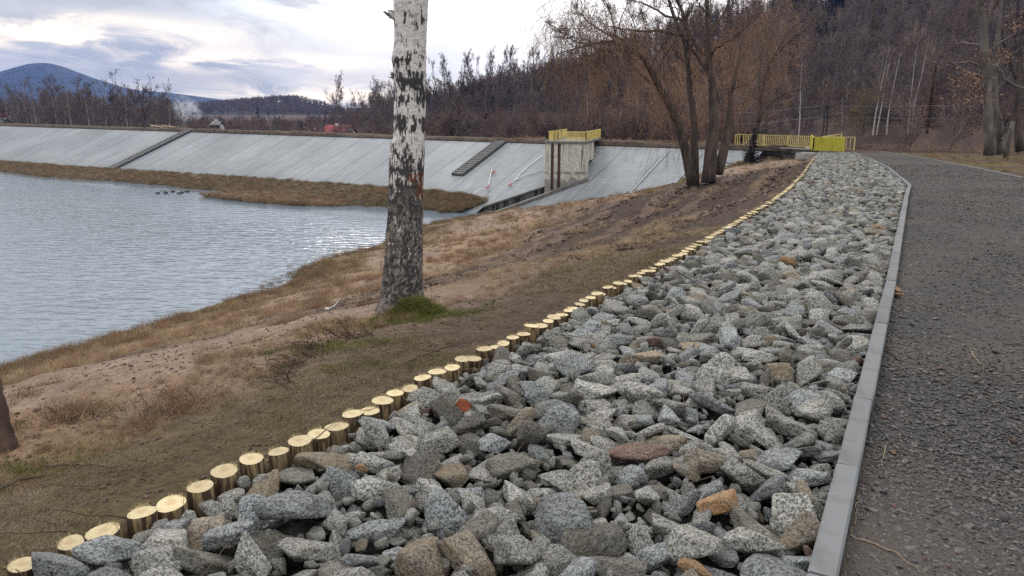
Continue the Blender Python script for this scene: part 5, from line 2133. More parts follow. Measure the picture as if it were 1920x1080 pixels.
# rust-brown scar on the right side and moss-stained foot
px_ = 960 + F * (cxx + rt_ * np.cos(TH)) / (BY * CP + 0.5)
front = np.sin(TH) < 0
scar = front & (np.cos(TH) > 0.25) & (np.abs(vv - 331) < 7 + 3 * n1_) | front & (np.cos(TH) > 0.72) & (vv > 325) & (vv < 372)
colb = np.where((scar & (n2_ > 0.42))[..., None], np.array([0.15, 0.058, 0.03]) * (0.5 + n3_[..., None]), colb)
mossy = sstep(0.45, 0.6, vnoise(arc, ZZ, 0.12, 7, 3)) * sstep(565, 590, vv)
colb = colb * (1 - mossy[..., None]) + np.array([0.07, 0.09, 0.015]) * mossy[..., None]
m, t, b = mat('birch_bark', 0.85, 0.2)
vc = t.node('ShaderNodeVertexColor', {'layer_name': 'bark_colour'}).outputs[0]
co = t.node('ShaderNodeTexCoord').outputs['Object']
fn_ = t.noise(t.mapping(co, scale=(1, 1, 0.6)), 60.0, 5, 0.7)
sc_ = t.vmath('SCALE', vc)
t.l.new(t.rmap(fn_, 0.3, 0.7, 0.82, 1.12), sc_.node.inputs['Scale'])
t.set(b, 'Base_Color', sc_)
t.set(b, 'Normal', t.bump(fn_, 0.5, 0.006))
M['birch'] = m
birch = thing('birch_tree', base_b, 'big white birch trunk in front with black furrowed foot ringed by moss', 'tree')
mesh('trunk', Vb, Fb, M['birch'], birch, smooth=True, attrs={'bark_colour': ('FLOAT_COLOR', np.hstack([colb.reshape(-1, 3), np.ones((NA * NZ, 1))]))})
# trunk above the picture, with limbs and a thin crown
rgb_ = np.random.default_rng(5)
topc = np.array([cx_[-1], BY, zs_[-1]]) - base_b
Pu, Ru = grow(topc[None], np.array([[0.02, 0.05, 1.0]]), np.array([9.0]), np.array([rr_[-1] * 0.98]), np.array([0.04]), 12, 0.03, (0, 0, 0.02), rgb_)
v_, f_ = tubes(Pu, Ru, 20)
mesh('upper_trunk', v_, f_, M['white_bark'], birch, smooth=True)
cur = (Pu, Ru, np.array([9.0]))
VFs = []
for lv in [dict(k=22, t0=0.3, ang=0.8, lf=0.4, rf=0.3), dict(k=7, t0=0.2, ang=0.6, lf=0.5, rf=0.4), dict(k=5, t0=0.2, ang=0.6, lf=0.55, rf=0.5)]:
    Q, D, Lc, rr = spawn(cur[0], cur[1], cur[2], lv['k'], lv['t0'], lv['ang'], lv['lf'], lv['rf'], rgb_)
    P_, Rr = grow(Q, D, Lc, np.maximum(rr, 0.004), np.maximum(rr * 0.3, 0.003), 6, 0.12, (0, 0, -0.02), rgb_)
    VFs.append(tubes(P_, Rr, 3))
    cur = (P_, Rr, Lc)
Vv, Fq, n = [], [], 0
for v, f in VFs:
    Vv.append(v)
    Fq.append(f + n)
    n += len(v)
mesh('crown', np.concatenate(Vv), np.concatenate(Fq), M['twig'], birch)
# broken branch stubs on the left side
for (u, v, r_, L) in [(739, 22, 0.052, 0.12), (741, 133, 0.046, 0.08)]:
    p = at(u + 12, v + 12, BY - 0.02) - base_b
    d_ = unit(np.array([-0.9, -0.1, 0.62]))
    st = MB()
    pts_, rs_ = [], []
    for k_ in range(7):
        t_ = k_ / 6
        pts_.append(p + d_ * (L + 0.03) * t_ + np.array([0, 0, -0.008 * k_ * t_]))
        rs_.append(r_ * (1.35 - 0.55 * t_) * rgb_.uniform(0.92, 1.08))
    st.tube(pts_, rs_, 12)
    tip = pts_[-1]
    for k_ in range(5):
        q_ = tip + rgb_.normal(0, 0.012, 3)
        st.tube([q_, q_ + d_ * 0.05 + rgb_.normal(0, 0.015, 3)], [0.012, 0.003], 5)
    V0 = np.concatenate(st.V)
    V0 = V0 + rgb_.normal(0, 0.0022, V0.shape)
    cst_ = np.where(rgb_.random(len(V0))[:, None] < 0.42, dk, white * 0.8)
    mesh('branch_stub', V0, st.Fq, M['birch'], birch, smooth=True, attrs={'bark_colour': ('FLOAT_COLOR', np.hstack([cst_, np.ones((len(V0), 1))]))})
# the dark eye of an old knot
p = at(779, 165, BY - rr_[-4]) - base_b
kn = MB()
kn.tube([p + [0, 0.03, 0], p + [0, -0.008, 0], p + [0.0, -0.012, 0]], [0.026, 0.018, 0.006], 10)
kn.build('knot', M['dark_metal'], birch, smooth=True)

# ================================================================== grass
def blades(n, h, spread, lean, wd, rg, seg=3, hv=0.5):
    """a tuft: each blade a narrow bent ribbon"""
    P0 = np.concatenate([rg.normal(0, spread, (n, 2)), np.full((n, 1), -0.02)], 1)
    a = rg.uniform(0, 2 * math.pi, n)
    out_ = np.stack([np.cos(a), np.sin(a), np.zeros(n)], 1)
    H = h * rg.uniform(1 - hv, 1.0, n)
    ln = lean * rg.uniform(0.3, 1.3, n)
    V = np.zeros((n, seg + 1, 2, 3))
    side = np.stack([-np.sin(a + 0.8), np.cos(a + 0.8), np.zeros(n)], 1)
    for k_ in range(seg + 1):
        t_ = k_ / seg
        c_ = P0 + out_ * (ln * H * t_ ** 1.7)[:, None] + np.array([0, 0, 1]) * (H * t_ * (1 - 0.35 * ln * t_ * t_).clip(0.1, 1))[:, None]
        w_ = wd * (1 - 0.85 * t_) * rg.uniform(0.7, 1.2, n)
        V[:, k_, 0] = c_ - side * w_[:, None]
        V[:, k_, 1] = c_ + side * w_[:, None]
    I = np.arange(n * (seg + 1) * 2).reshape(n, seg + 1, 2)
    Fq = np.stack([I[:, :-1, 0], I[:, :-1, 1], I[:, 1:, 1], I[:, 1:, 0]], -1).reshape(-1, 4)
    return V.reshape(-1, 3), Fq


def gmat(name, c1, c2):
    return simple(name, c1, c2, 3.0, 0.9, rnd=0.28)


M['straw'] = gmat('straw_grass', (0.33, 0.245, 0.145), (0.46, 0.35, 0.215))
M['russet'] = gmat('russet_grass', (0.20, 0.122, 0.075), (0.31, 0.20, 0.125))
M['olivegr'] = gmat('olive_grass', (0.13, 0.11, 0.055), (0.22, 0.18, 0.09))
M['green'] = gmat('moss_green', (0.065, 0.078, 0.014), (0.13, 0.135, 0.03))
M['mulch'] = gmat('dark_dead_grass', (0.11, 0.082, 0.052), (0.22, 0.17, 0.11))
M['dead'] = gmat('grey_dead_grass', (0.18, 0.145, 0.10), (0.30, 0.245, 0.175))
rgt = np.random.default_rng(12)
gl = []
GN_ = {}
for key, specs in {
    'straw': [(60, .24, .05, .7, .0022), (40, .30, .07, .9, .0022), (80, .16, .09, 1.0, .002)],
    'russet': [(70, .22, .06, .8, .0022), (60, .15, .09, 1.0, .0022), (90, .28, .09, .6, .002)],
    'olivegr': [(80, .12, .08, 1.1, .0025), (80, .17, .08, .9, .0025)],
    'green': [(160, .035, .07, .8, .003), (160, .05, .09, .9, .003)],
    'mulch': [(70, .09, .10, 1.8, .0022), (50, .06, .12, 2.4, .0025)],
    'dead': [(70, .08, .10, 1.9, .0022), (60, .13, .10, 1.5, .0022), (45, .05, .12, 2.4, .0025)],
}.items():
    GN_[key] = []
    for sp in specs:
        GN_[key].append(len(gl))
        V, Fq = blades(*sp, rgt)
        gl.append((V, Fq, M[key], False))
glib = lib_collection('grass_tuft', gl)
gp, grr, gs, gi_ = [], [], [], []


def add_grass(x, y, z, key, s_, wide=1.0):
    gp.append((x, y, z))
    grr.append((rgt.normal(0, 0.12), rgt.normal(0, 0.12), rgt.uniform(0, 6.28)))
    gs.append((s_ * wide, s_ * wide, s_))
    gi_.append(int(rgt.choice(GN_[key])))


# candidates over the bank: many close by, fewer and larger far away
N1 = 90000
dist = 2.0 + 62 * rgt.random(N1) ** 1.9
az = rgt.uniform(-0.72, 0.42, N1)
X_ = dist * np.sin(az)
Y_ = dist * np.cos(az)
Z_, T_, DP, SPd, DS, SS, RR = ground(X_, Y_, True)
NA_ = vnoise(X_, Y_, 3.0, 21)
NB_ = vnoise(X_, Y_, 0.8, 133)
NC_ = vnoise(X_, Y_, 1.6, 144)
KE = sstep(8, 15, Y_ + (NA_ - 0.5) * 5) * (1 - sstep(0.42, 0.60, T_ + (vnoise(X_, Y_, 0.7, 33) - 0.5) * 0.15))
cnt = 0
for j in range(N1):
    if SPd[j] <= 0 or SS[j] > 0 or DP[j] < 0.09 or RR[j] < 0.3:
        continue
    t_, d_ = T_[j], dist[j]
    s_ = max(0.42, min(2.0, d_ / 13.0)) * rgt.uniform(0.6, 1.2)
    pk = rgt.random()
    if DS[j] < 2.2 and t_ > 0.6:                     # damp margin
        if NB_[j] > 0.40 and pk < 0.75:
            add_grass(X_[j], Y_[j], Z_[j], 'olivegr' if pk < 0.4 else 'russet', s_ * 0.9)
        continue
    if KE[j] > 0.5:
        if NC_[j] > 0.66 and pk < 0.3:
            add_grass(X_[j], Y_[j], Z_[j], 'straw', s_ * 0.6)
        continue
    nearpost = DP[j] + (NA_[j] - 0.5) * 2.2
    if nearpost < 1.5:
        if pk < 0.85 and NB_[j] > 0.44:
            key = 'mulch' if pk < 0.5 else 'dead' if pk < 0.64 else 'olivegr' if pk < 0.74 else 'green' if NC_[j] > 0.66 else 'mulch'
            add_grass(X_[j], Y_[j], Z_[j], key, s_ * (0.9 if key != 'green' else 1.2), 1.2)
        continue
    dens = sstep(0.50, 0.66, 0.5 * NA_[j] + 0.5 * NB_[j]) * 0.8 + (0.25 if DP[j] < 2.6 else 0) + (0.15 if 14 < Y_[j] else 0)
    if pk < dens * 0.75:
        q_ = rgt.random()
        key = 'russet' if q_ < 0.42 else 'straw' if q_ < 0.74 else 'dead' if q_ < 0.9 else 'olivegr'
        add_grass(X_[j], Y_[j], Z_[j], key, s_ * (1.0 if NC_[j] > 0.5 else 0.65))
print('grass bank', len(gp))
scatter('dry_grass', gp, grr, gs, gi_, glib, 'dry brown and straw-coloured grass growing over the sandy bank', 'grass')
# moss cushion at the birch foot
gp, grr, gs, gi_ = [], [], [], []
mV, mF = [], []
mc = bank_pt(786, 590, 4, 30)
nr_, na_ = 16, 48
for i_ in range(nr_ + 1):
    q_ = i_ / nr_
    for j in range(na_):
        a = j / na_ * 2 * math.pi
        rx = (0.30 + 0.03 * math.sin(3 * a)) * q_
        x = mc[0] + rx * math.cos(a) * 1.0 - 0.02
        y = mc[1] + 0.26 * q_ * math.sin(a)
        h = 0.15 * (1 - q_ ** 1.3) * (1 + 0.5 * max(0, -math.cos(a)) * 0.4)
        z = gz(x, y) + h - 0.02 + 0.02 * float(vnoise(np.array([x]), np.array([y]), 0.08, 3)[0])
        mV.append((x, y, z))
for i_ in range(nr_):
    for j in range(na_):
        mF.append((i_ * na_ + j, i_ * na_ + (j + 1) % na_, (i_ + 1) * na_ + (j + 1) % na_, (i_ + 1) * na_ + j))
M['mosssoil'] = simple('moss_cushion', (0.05, 0.065, 0.012), (0.13, 0.14, 0.02), 9, 0.95, 0.8, 60, 0.01)
mo = mesh('moss_cushion', np.array(mV) - base_b, mF, M['mosssoil'], birch, smooth=True)
for k_ in range(1100):
    v = mV[rgt.integers(0, len(mV))]
    v2 = (v[0] + rgt.normal(0, 0.012), v[1] + rgt.normal(0, 0.012), v[2] - 0.004)
    add_grass(v2[0], v2[1], v2[2], 'green', rgt.uniform(0.3, 0.7))
for k_ in range(500):                                # moss spilling over the ground beside it
    x, y = mc[0] + rgt.normal(-0.15, 0.45), mc[1] + rgt.normal(-0.25, 0.22)
    add_grass(x, y, gz(x, y), 'green', rgt.uniform(0.35, 0.8))
for (u, v, n_) in [(640, 655, 150), (715, 690, 60), (30, 905, 90)]:
    c_ = bank_pt(u, v, 2, 30)
    for k_ in range(n_):
        x, y = c_[0] + rgt.normal(0, 0.25), c_[1] + rgt.normal(0, 0.12)
        add_grass(x, y, gz(x, y), 'green', rgt.uniform(0.4, 0.9))
scatter('moss', gp, grr, gs, gi_, glib, 'bright green moss round the birch foot and on the bank edge', 'moss')
# single tussocks that stand out
for (u, v, s_, key, lab) in [(352, 775, 1.5, 'russet', 'large russet tussock hanging over on the sandy bank left of the log posts'), (505, 590, 1.1, 'russet', 'russet tussock on the pale sand in front of the shore'),
                             (128, 785, 0.9, 'russet', 'low russet tussock on the sand near the left edge'), (195, 775, 0.8, 'straw', 'small straw tussock on the sand, right of the low russet one'),
                             (905, 480, 2.2, 'straw', 'pale straw clump on the bank right of the birch foot')]:
    p = bank_pt(u, v, 3, 40)
    V, Fq = blades(420, 0.26 * s_, 0.10 * s_, 1.2, 0.0022, rgt)
    o = mesh('grass_tussock', V, Fq, M[key])
    o.location = tuple(p)
    tag(o, lab, 'tussock')
# grass over the berm and spit, the verge and the crest
gp, grr, gs, gi_ = [], [], [], []
for k_ in range(9000):
    i_ = int(rgt.integers(0, nb - 1))
    j = rgt.integers(0, NW - 1)
    v = bermV[i_ * NW + j]
    w_ = bermV[(i_ + 1) * NW + j]
    f_ = rgt.random()
    p = v * (1 - f_) + w_ * f_ + rgt.normal(0, 0.15, 3) * [1, 1, 0]
    add_grass(p[0], p[1], p[2], rgt.choice(['russet', 'olivegr', 'olivegr', 'olivegr', 'dead', 'russet']), rgt.uniform(0.9, 2.0))
for k_ in range(1800):
    a_, b2 = rgt.integers(0, len(spitV), 2)
    f_ = rgt.random()
    p = spitV[a_] * f_ + spitV[b2] * (1 - f_)
    add_grass(p[0], p[1], WZ + 0.2, rgt.choice(['russet', 'straw', 'olivegr', 'russet']), rgt.uniform(1.2, 2.2))
scatter('berm_grass', gp, grr, gs, gi_, glib, 'brown and olive grass covering the low bank at the foot of the dam', 'grass')
gp, grr, gs, gi_ = [], [], [], []
for k_ in range(9000):
    y = rgt.uniform(18, 75)
    x = rgt.uniform(12, 60)
    dr, sr, _ = dpoly(np.array([x]), np.array([y]), RKfull)
    if sr[0] > 0 or dr[0] < 0.15 or x / y > 0.75:
        continue
    if vnoise(np.array([x]), np.array([y]), 3, 3)[0] < 0.42:
        continue
    add_grass(x, y, float(zpl(y)), rgt.choice(['mulch', 'mulch', 'olivegr', 'dead', 'russet']), rgt.uniform(0.7, 1.4))
for k_ in range(2500):
    s_ = rgt.uniform(-18, 140)
    q_ = rgt.uniform(-5, -0.6)
    p = dam_pt(s_, 0)[:2] + ND * q_
    add_grass(p[0], p[1], CREST + 0.25, rgt.choice(['russet', 'straw', 'dead']), rgt.uniform(1.2, 2.4) * (0.4 if s_ > 8 else 1))
scatter('verge_grass', gp, grr, gs, gi_, glib, 'thin dry grass on the verge beyond the path and on the crest', 'grass')
# pebbles and clods on the bank; chips on the path
pl_ = []
for s_ in range(6):
    W, Fc = rock_shape(500 + s_, 2, 0.45, 0.7)
    pl_.append((W, Fc, [M['g3'], M['g1'], M['g6'], M['g3'], M['g2'], M['g4']][s_], False))
M['clod'] = simple('soil_clod', (0.075, 0.054, 0.042), (0.19, 0.14, 0.105), 2, 0.95, 0.5, 6, 0.1, rnd=0.3)
M['chip'] = simple('gravel_chip', (0.062, 0.060, 0.060), (0.15, 0.145, 0.14), 1.5, 0.85, 0.4, 5, 0.1, rnd=0.45)
M['root'] = simple('dead_root', (0.05, 0.035, 0.028), (0.13, 0.09, 0.065), 3, 0.9, rnd=0.2)
for s_ in range(4):
    W, Fc = rock_shape(520 + s_, 2, 0.55, 0.8)
    pl_.append((W, Fc, M['clod'], False))
for s_ in range(6):
    W, Fc = rock_shape(540 + s_, 2, 0.35, 0.65)
    pl_.append((W, Fc, M['chip'], False))
plib = lib_collection('small_stone', pl_)
pts, rot, scl, idx = [], [], [], []
m1_ = 0
for j in range(0, N1, 5):
    if SPd[j] <= 0 or SS[j] > 0 or DP[j] < 0.08 or RR[j] < 0:
        continue
    a = rgt.uniform(0.008, 0.03) * (1 + dist[j] / 12) * (1.1 if KE[j] > 0.5 else 0.5)
    pts.append((X_[j], Y_[j], Z_[j] + a * 0.1))
    rot.append(tuple(rgt.uniform(0, 6.28, 3) * [0.1, 0.1, 1]))
    scl.append((a, a, a))
    idx.append(int(rgt.choice([6, 7, 8, 9, 6, 7, 8, 9, 6, 2])))
scatter('soil_clods', pts, rot, scl, idx, plib, 'small clods and pebbles strewn on the bare earth of the bank', 'clods')
pts, rot, scl, idx = [], [], [], []
for k_ in range(130000):
    d_ = 2.0 + 40 * rgt.random() ** 2.2
    a_ = rgt.uniform(0.05, 0.72)
    x, y = d_ * math.sin(a_), d_ * math.cos(a_)
    kx = np.interp(y, KP[:, 1], KP[:, 0])
    if x < kx + 0.07 or x > kx + 4.3:
        continue
    a = rgt.uniform(0.004, 0.0115) * (1 + d_ / 14) * (1.0 + 0.6 * (rgt.random() < 0.1))
    if rgt.random() < 0.02:
        a *= 1.8
    pts.append((x, y, float(zpl(y)) + 0.016 + a * 0.12))
    rot.append(tuple(rgt.normal(0, 0.3, 2)) + (rgt.uniform(0, 6.28),))
    scl.append((a, a, a))
    idx.append(int(rgt.integers(10, 16)) if rgt.random() < 0.97 else int(rgt.choice([0, 2])))
print('chips', len(pts))
scatter('path_chippings', pts, rot, scl, idx, plib, 'dark stone chippings lying loose on the path', 'gravel')

# ================================================================== small things
M['stick'] = simple('pale_stick', (0.20, 0.15, 0.10), (0.33, 0.26, 0.18), 5, 0.8)
M['stick_dark'] = simple('dark_stick', (0.05, 0.035, 0.028), (0.10, 0.07, 0.055), 5, 0.85)
M['leaf'] = simple('dead_leaf', (0.25, 0.15, 0.08), (0.38, 0.25, 0.15), 20, 0.8)
M['leaf_red'] = simple('red_leaf', (0.14, 0.035, 0.018), (0.26, 0.075, 0.03), 20, 0.7)
M['plastic'] = simple('white_plastic', (0.62, 0.60, 0.60), (0.76, 0.75, 0.75), 5, 0.45)


def stick(px, r_, mt, label, up=0.025, cat='twig', onb=False):
    P_ = []
    for u, v in px:
        p = bank_pt(u, v, 2, 60) + [0, 0, up] if onb else on_path(u, v, up)
        P_.append(p)
    P_ = np.array(P_)
    Q, _ = resample(P_, max(0.03, np.linalg.norm(P_[-1] - P_[0]) / 12))
    Q[1:-1] += rgt.normal(0, 0.004, Q[1:-1].shape)
    o = MB().tube(Q - Q[0], np.linspace(r_, r_ * 0.5, len(Q)), 5).build('twig', mt)
    o.location = tuple(Q[0])
    return tag(o, label, cat)


stick([(1595, 1003), (1640, 1020), (1690, 1045), (1738, 1078)], 0.0035, M['stick'], 'long pale twig slanting across the path at the bottom')
stick([(1612, 928), (1604, 965), (1597, 1003)], 0.0022, M['stick'], 'thin pale stem lying along the nearest kerb block')
stick([(1660, 835), (1655, 870), (1660, 893)], 0.0022, M['stick'], 'thin crooked stem on the path near the kerb')
stick([(1820, 657), (1828, 672), (1845, 688)], 0.004, M['stick'], 'short pale crooked stick in the middle of the path')
stick([(1657, 655), (1672, 662), (1690, 677)], 0.006, M['stick_dark'], 'short dark stick near the kerb half way up the path')
stick([(1826, 545), (1842, 548), (1862, 553)], 0.016, M['stick_dark'], 'dark flat stick on the path farther up')
stick([(1750, 712), (1768, 716), (1785, 713)], 0.009, M['stick_dark'], 'small dark lump of wood in the middle of the path')
stick([(1880, 644), (1900, 645), (1925, 646)], 0.004, M['stick_dark'], 'thin dark twig at the right edge of the path')
stick([(700, 642), (800, 638), (915, 641)], 0.005, M['stick'], 'long straight pale stem lying on the bank towards the log posts', 0.06, 'stem', True)
stick([(770, 690), (830, 672), (872, 655)], 0.006, M['stick_dark'], 'dark stick lying behind the log posts below the birch', 0.05, 'stem', True)
stick([(0, 935), (40, 922), (85, 912)], 0.012, M['stick_dark'], 'dark branch on the bank at the left edge', 0.04, 'branch', True)
stick([(90, 895), (170, 888), (235, 890)], 0.007, M['stick_dark'], 'thin dark branch on the ground above the nearest log posts', 0.04, 'branch', True)


def leaf(u, v, s_, mt, label, yaw, up, tilt=0.5):
    p = on_path(u, v, up)
    V = []
    n = 9
    for i_ in range(n):
        t_ = i_ / (n - 1)
        w_ = math.sin(t_ * math.pi) ** 0.8 * 0.35 + 0.01
        for k_ in (-1, 0, 1):
            V.append((t_ - 0.5, k_ * w_, 0.25 * (t_ - 0.5) ** 2 + 0.16 * abs(k_)))
    Fc = [(i_ * 3 + k_, i_ * 3 + k_ + 1, i_ * 3 + k_ + 4, i_ * 3 + k_ + 3) for i_ in range(n - 1) for k_ in (0, 1)]
    o = mesh('dead_leaf', np.array(V) * s_, Fc, mt, smooth=True)
    o.location = tuple(p)
    o.rotation_euler = (tilt, 0.3, yaw)
    sm = o.modifiers.new('thickness', 'SOLIDIFY')
    sm.thickness = 0.001
    return tag(o, label, 'leaf')


leaf(865, 762, 0.11, M['leaf_red'], 'red-brown curled leaf lying on the stones in the left middle', 0.7, 0.13, 0.9)
leaf(1675, 543, 0.16, M['leaf'], 'yellowish dead leaf on the path next to the kerb', 0.4, 0.03)
leaf(1682, 556, 0.13, M['leaf'], 'second dead leaf just in front of the yellowish one by the kerb', 2.0, 0.03)
leaf(1674, 851, 0.05, M['leaf'], 'small pale torn leaf on the gravel near the kerb', 1.1, 0.02)
# white plastic ribbon on the sand
rp = [bank_pt(u, v, 4, 40) + [0, 0, z_] for u, v, z_ in [(609, 581, 0.02), (617, 582, 0.02), (627, 579, 0.03), (634, 570, 0.05), (640, 560, 0.08), (645, 552, 0.06)]]
Q, _ = resample(np.array(rp), 0.04)
Vr, Fr = [], []
for i_, p in enumerate(Q):
    for k_ in (-1, 1):
        Vr.append(p - Q[0] + np.array([0.004 * k_, 0.012 * k_, 0.022 * k_ + 0.006 * math.sin(i_)]))
for i_ in range(len(Q) - 1):
    Fr.append((2 * i_, 2 * i_ + 1, 2 * i_ + 3, 2 * i_ + 2))
o = mesh('plastic_strip', Vr, Fr, M['plastic'], smooth=True)
o.location = tuple(Q[0])
sm = o.modifiers.new('thickness', 'SOLIDIFY')
sm.thickness = 0.003
tag(o, 'curved white plastic strip lying on the sandy bank left of the birch', 'strip')

# roots and torn turf edge left of the birch
rt = MB()
for (u0, v0, u1, v1, n_) in [(600, 655, 545, 700, 70), (600, 640, 700, 628, 60), (545, 690, 560, 745, 25)]:
    for k_ in range(n_):
        f_ = rgt.random()
        u, v = u0 + (u1 - u0) * f_ + rgt.normal(0, 6), v0 + (v1 - v0) * f_ + rgt.normal(0, 5)
        p = bank_pt(u, v, 3, 30)
        d_ = unit(np.array([rgt.normal(-0.6, 0.5), rgt.normal(-0.2, 0.5), rgt.uniform(-0.1, 0.5)]))
        P_, Rr = grow(p[None], d_[None], np.array([rgt.uniform(0.12, 0.35)]), np.array([rgt.uniform(0.003, 0.008)]), np.array([0.002]), 6, 0.35, (0, 0, -0.1), rgt)
        rt.tube(P_[0], Rr[0], 4, cap=False)
o = rt.build('roots', M['root'])
tag(o, 'torn tangle of dark roots along the edge of the turf left of the birch', 'roots', kind='stuff')

# litter of fine dead twigs along the posts, and thin stems caught among the stones
tw = MB()
for k_ in range(520):
    s_ = rgt.uniform(2.0, 16.0) * rgt.uniform(0.3, 1)
    x0, y0 = np.interp(s_, PP[:, 1], PP[:, 0]), s_
    onst = k_ > 440
    if onst:
        x0 += rgt.uniform(0.2, 2.4)
        z0_ = float(zpl(y0)) + rgt.uniform(0.02, 0.06)
    else:
        x0 -= abs(rgt.normal(0.25, 0.7)) + 0.05
        y0 += rgt.uniform(-0.3, 0.3)
        z0_ = gz(x0, y0) + 0.012
    a_ = rgt.uniform(0, 6.28)
    L_ = rgt.uniform(0.08, 0.4)
    P_, Rr = grow(np.array([[x0, y0, z0_]]), np.array([[math.cos(a_), math.sin(a_), 0.05]]), np.array([L_]), np.array([rgt.uniform(0.0012, 0.0035)]), np.array([0.001]), 5, 0.14, (0, 0, 0), rgt)
    tw.tube(P_[0], Rr[0], 3, cap=False)
tag(tw.build('twig_litter', M['root']), 'litter of fine dead twigs on the bank edge and among the stones', 'twigs', kind='stuff')
# clumps standing in the shallow water off the bank
gp, grr, gs, gi_ = [], [], [], []
for k_ in range(420):
    f_ = rgt.random()
    u = 495 + 150 * f_ + rgt.normal(0, 10)
    v = 545 - 68 * f_ + rgt.normal(0, 5) - 6
    if rgt.random() < 0.35:
        u, v = rgt.uniform(790, 930), rgt.uniform(398, 424)
        v = 424 - (u - 790) * 0.17 + rgt.normal(0, 3)
    p = on_z(u, v, WZ)
    if vnoise(np.array([p[0]]), np.array([p[1]]), 1.2, 5)[0] < 0.5:
        continue
    add_grass(p[0], p[1], WZ - 0.02, rgt.choice(['olivegr', 'dead', 'russet']), rgt.uniform(0.5, 1.3))
scatter('shore_clumps', gp, grr, gs, gi_, glib, 'dark clumps of grass standing in the shallow water off the bank', 'grass')

# ducks on the lake
M['duck_dark'] = simple('dark_feathers', (0.03, 0.028, 0.025), (0.07, 0.06, 0.05), 10, 0.7)
M['duck_light'] = simple('pale_feathers', (0.20, 0.19, 0.18), (0.32, 0.31, 0.29), 10, 0.7)
M['bill'] = simple('yellow_bill', (0.35, 0.24, 0.05), (0.42, 0.3, 0.08), 10, 0.5)


def duck(u, v, yaw, mt, label):
    p = on_z(u, v, WZ)
    prof_ = [(-0.30, 0.02, 0.085), (-0.24, 0.045, 0.07), (-0.14, 0.10, 0.055), (0, 0.13, 0.055), (0.12, 0.12, 0.06), (0.20, 0.085, 0.085), (0.235, 0.05, 0.13), (0.25, 0.042, 0.18),
             (0.265, 0.05, 0.215), (0.295, 0.045, 0.222), (0.325, 0.022, 0.212)]
    n = 12
    V, Fc = [], []
    for x, r_, z_ in prof_:
        for k_ in range(n):
            a = k_ / n * 2 * math.pi
            V.append((x, r_ * math.cos(a), z_ + r_ * 0.8 * math.sin(a)))
    for i_ in range(len(prof_) - 1):
        for k_ in range(n):
            Fc.append((i_ * n + k_, i_ * n + (k_ + 1) % n, (i_ + 1) * n + (k_ + 1) % n, (i_ + 1) * n + k_))
    Fc.append(tuple(range(n - 1, -1, -1)))
    Fc.append(tuple((len(prof_) - 1) * n + k_ for k_ in range(n)))
    o = mesh('duck', V, Fc, M[mt], smooth=True)
    o.location = tuple(p)
    o.rotation_euler = (0, 0, yaw)
    MB().tube([(0.32, 0, 0.21), (0.35, 0, 0.205), (0.375, 0, 0.20)], [0.018, 0.014, 0.008], 6).build('bill', M['bill'], o)
    tag(o, label, 'duck', 'ducks on the far side of the lake')


for u, v, yw, mt, lab in [(296, 363, 0.3, 'duck_dark', 'leftmost dark duck on the calm water off the grassy spit'), (308, 358, 2.9, 'duck_light', 'pale duck second from left, farthest out'),
                          (311, 362, 0.1, 'duck_dark', 'dark duck just below the pale one'), (324, 360, 3.0, 'duck_dark', 'duck swimming left in the middle of the flock'),
                          (336, 363, 0.2, 'duck_dark', 'nearest duck, left of the tight pair'), (342, 361.5, 2.6, 'duck_dark', 'dark duck touching the nearest one, right of it'),
                          (351, 360, 0.0, 'duck_dark', 'second duck from the right of the flock'), (369, 359, 3.1, 'duck_light', 'rightmost pale duck close to the spit')]:
    duck(u, v, yw, mt, lab)

# ---- tree trunk at the left edge, mostly outside the picture
M['bark_red'] = simple('reddish_bark', (0.05, 0.034, 0.028), (0.14, 0.098, 0.08), 6, 0.95, 1.0, 22, 0.03, stretch=(1, 1, 0.25))
lt = bank_pt(8, 848, 2, 20)
root = thing('edge_tree', lt, 'reddish-barked leaning trunk cut by the left edge of the picture', 'tree')
Q = np.array([at(u, v, lt[1]) for u, v in [(6, 868), (4, 846), (-4, 800), (-14, 740), (-28, 680), (-60, 560), (-110, 380), (-160, 120), (-200, -200)]]) - lt
Q0 = Q
th_ = [0.105, 0.08, 0.062, 0.052, 0.048, 0.045, 0.04, 0.035, 0.02]
Qf, sf = resample(Q, 0.02)
rf_ = np.interp(np.linspace(0, 1, len(Qf)), np.linspace(0, 1, len(Q)), th_) * 1.12
sq0 = np.concatenate([[0], np.cumsum(np.linalg.norm(np.diff(Q, axis=0), axis=1))])
rf_ = np.interp(sf, sq0, th_) * 1.12
v_, f_ = tubes(Qf[None], rf_[None], 48)
vv3 = v_.reshape(len(Qf), 48, 3)
aa3, ss3 = np.meshgrid(np.arange(48) * 0.02, sf)
dn = np.abs(vnoise(aa3 * 3, ss3, 0.07, 19, 3) - 0.5)
ctr = Qf[:, None, :]
vv3 = ctr + (vv3 - ctr) * (0.92 + 0.55 * dn)[..., None]
mesh('trunk', vv3.reshape(-1, 3), f_, M['bark_red'], root, smooth=True)
P_, Rr = grow(np.repeat(Q[6:8], 6, 0), unit(rgt.normal(0, 1, (12, 3)) + [-0.8, 0, 1.0]), np.full(12, 1.2), np.full(12, 0.012), np.full(12, 0.004), 6, 0.15, (0, 0, 0.1), rgt)
v_, f_ = tubes(P_, Rr, 4)
mesh('crown', v_, f_, M['twig'], root)

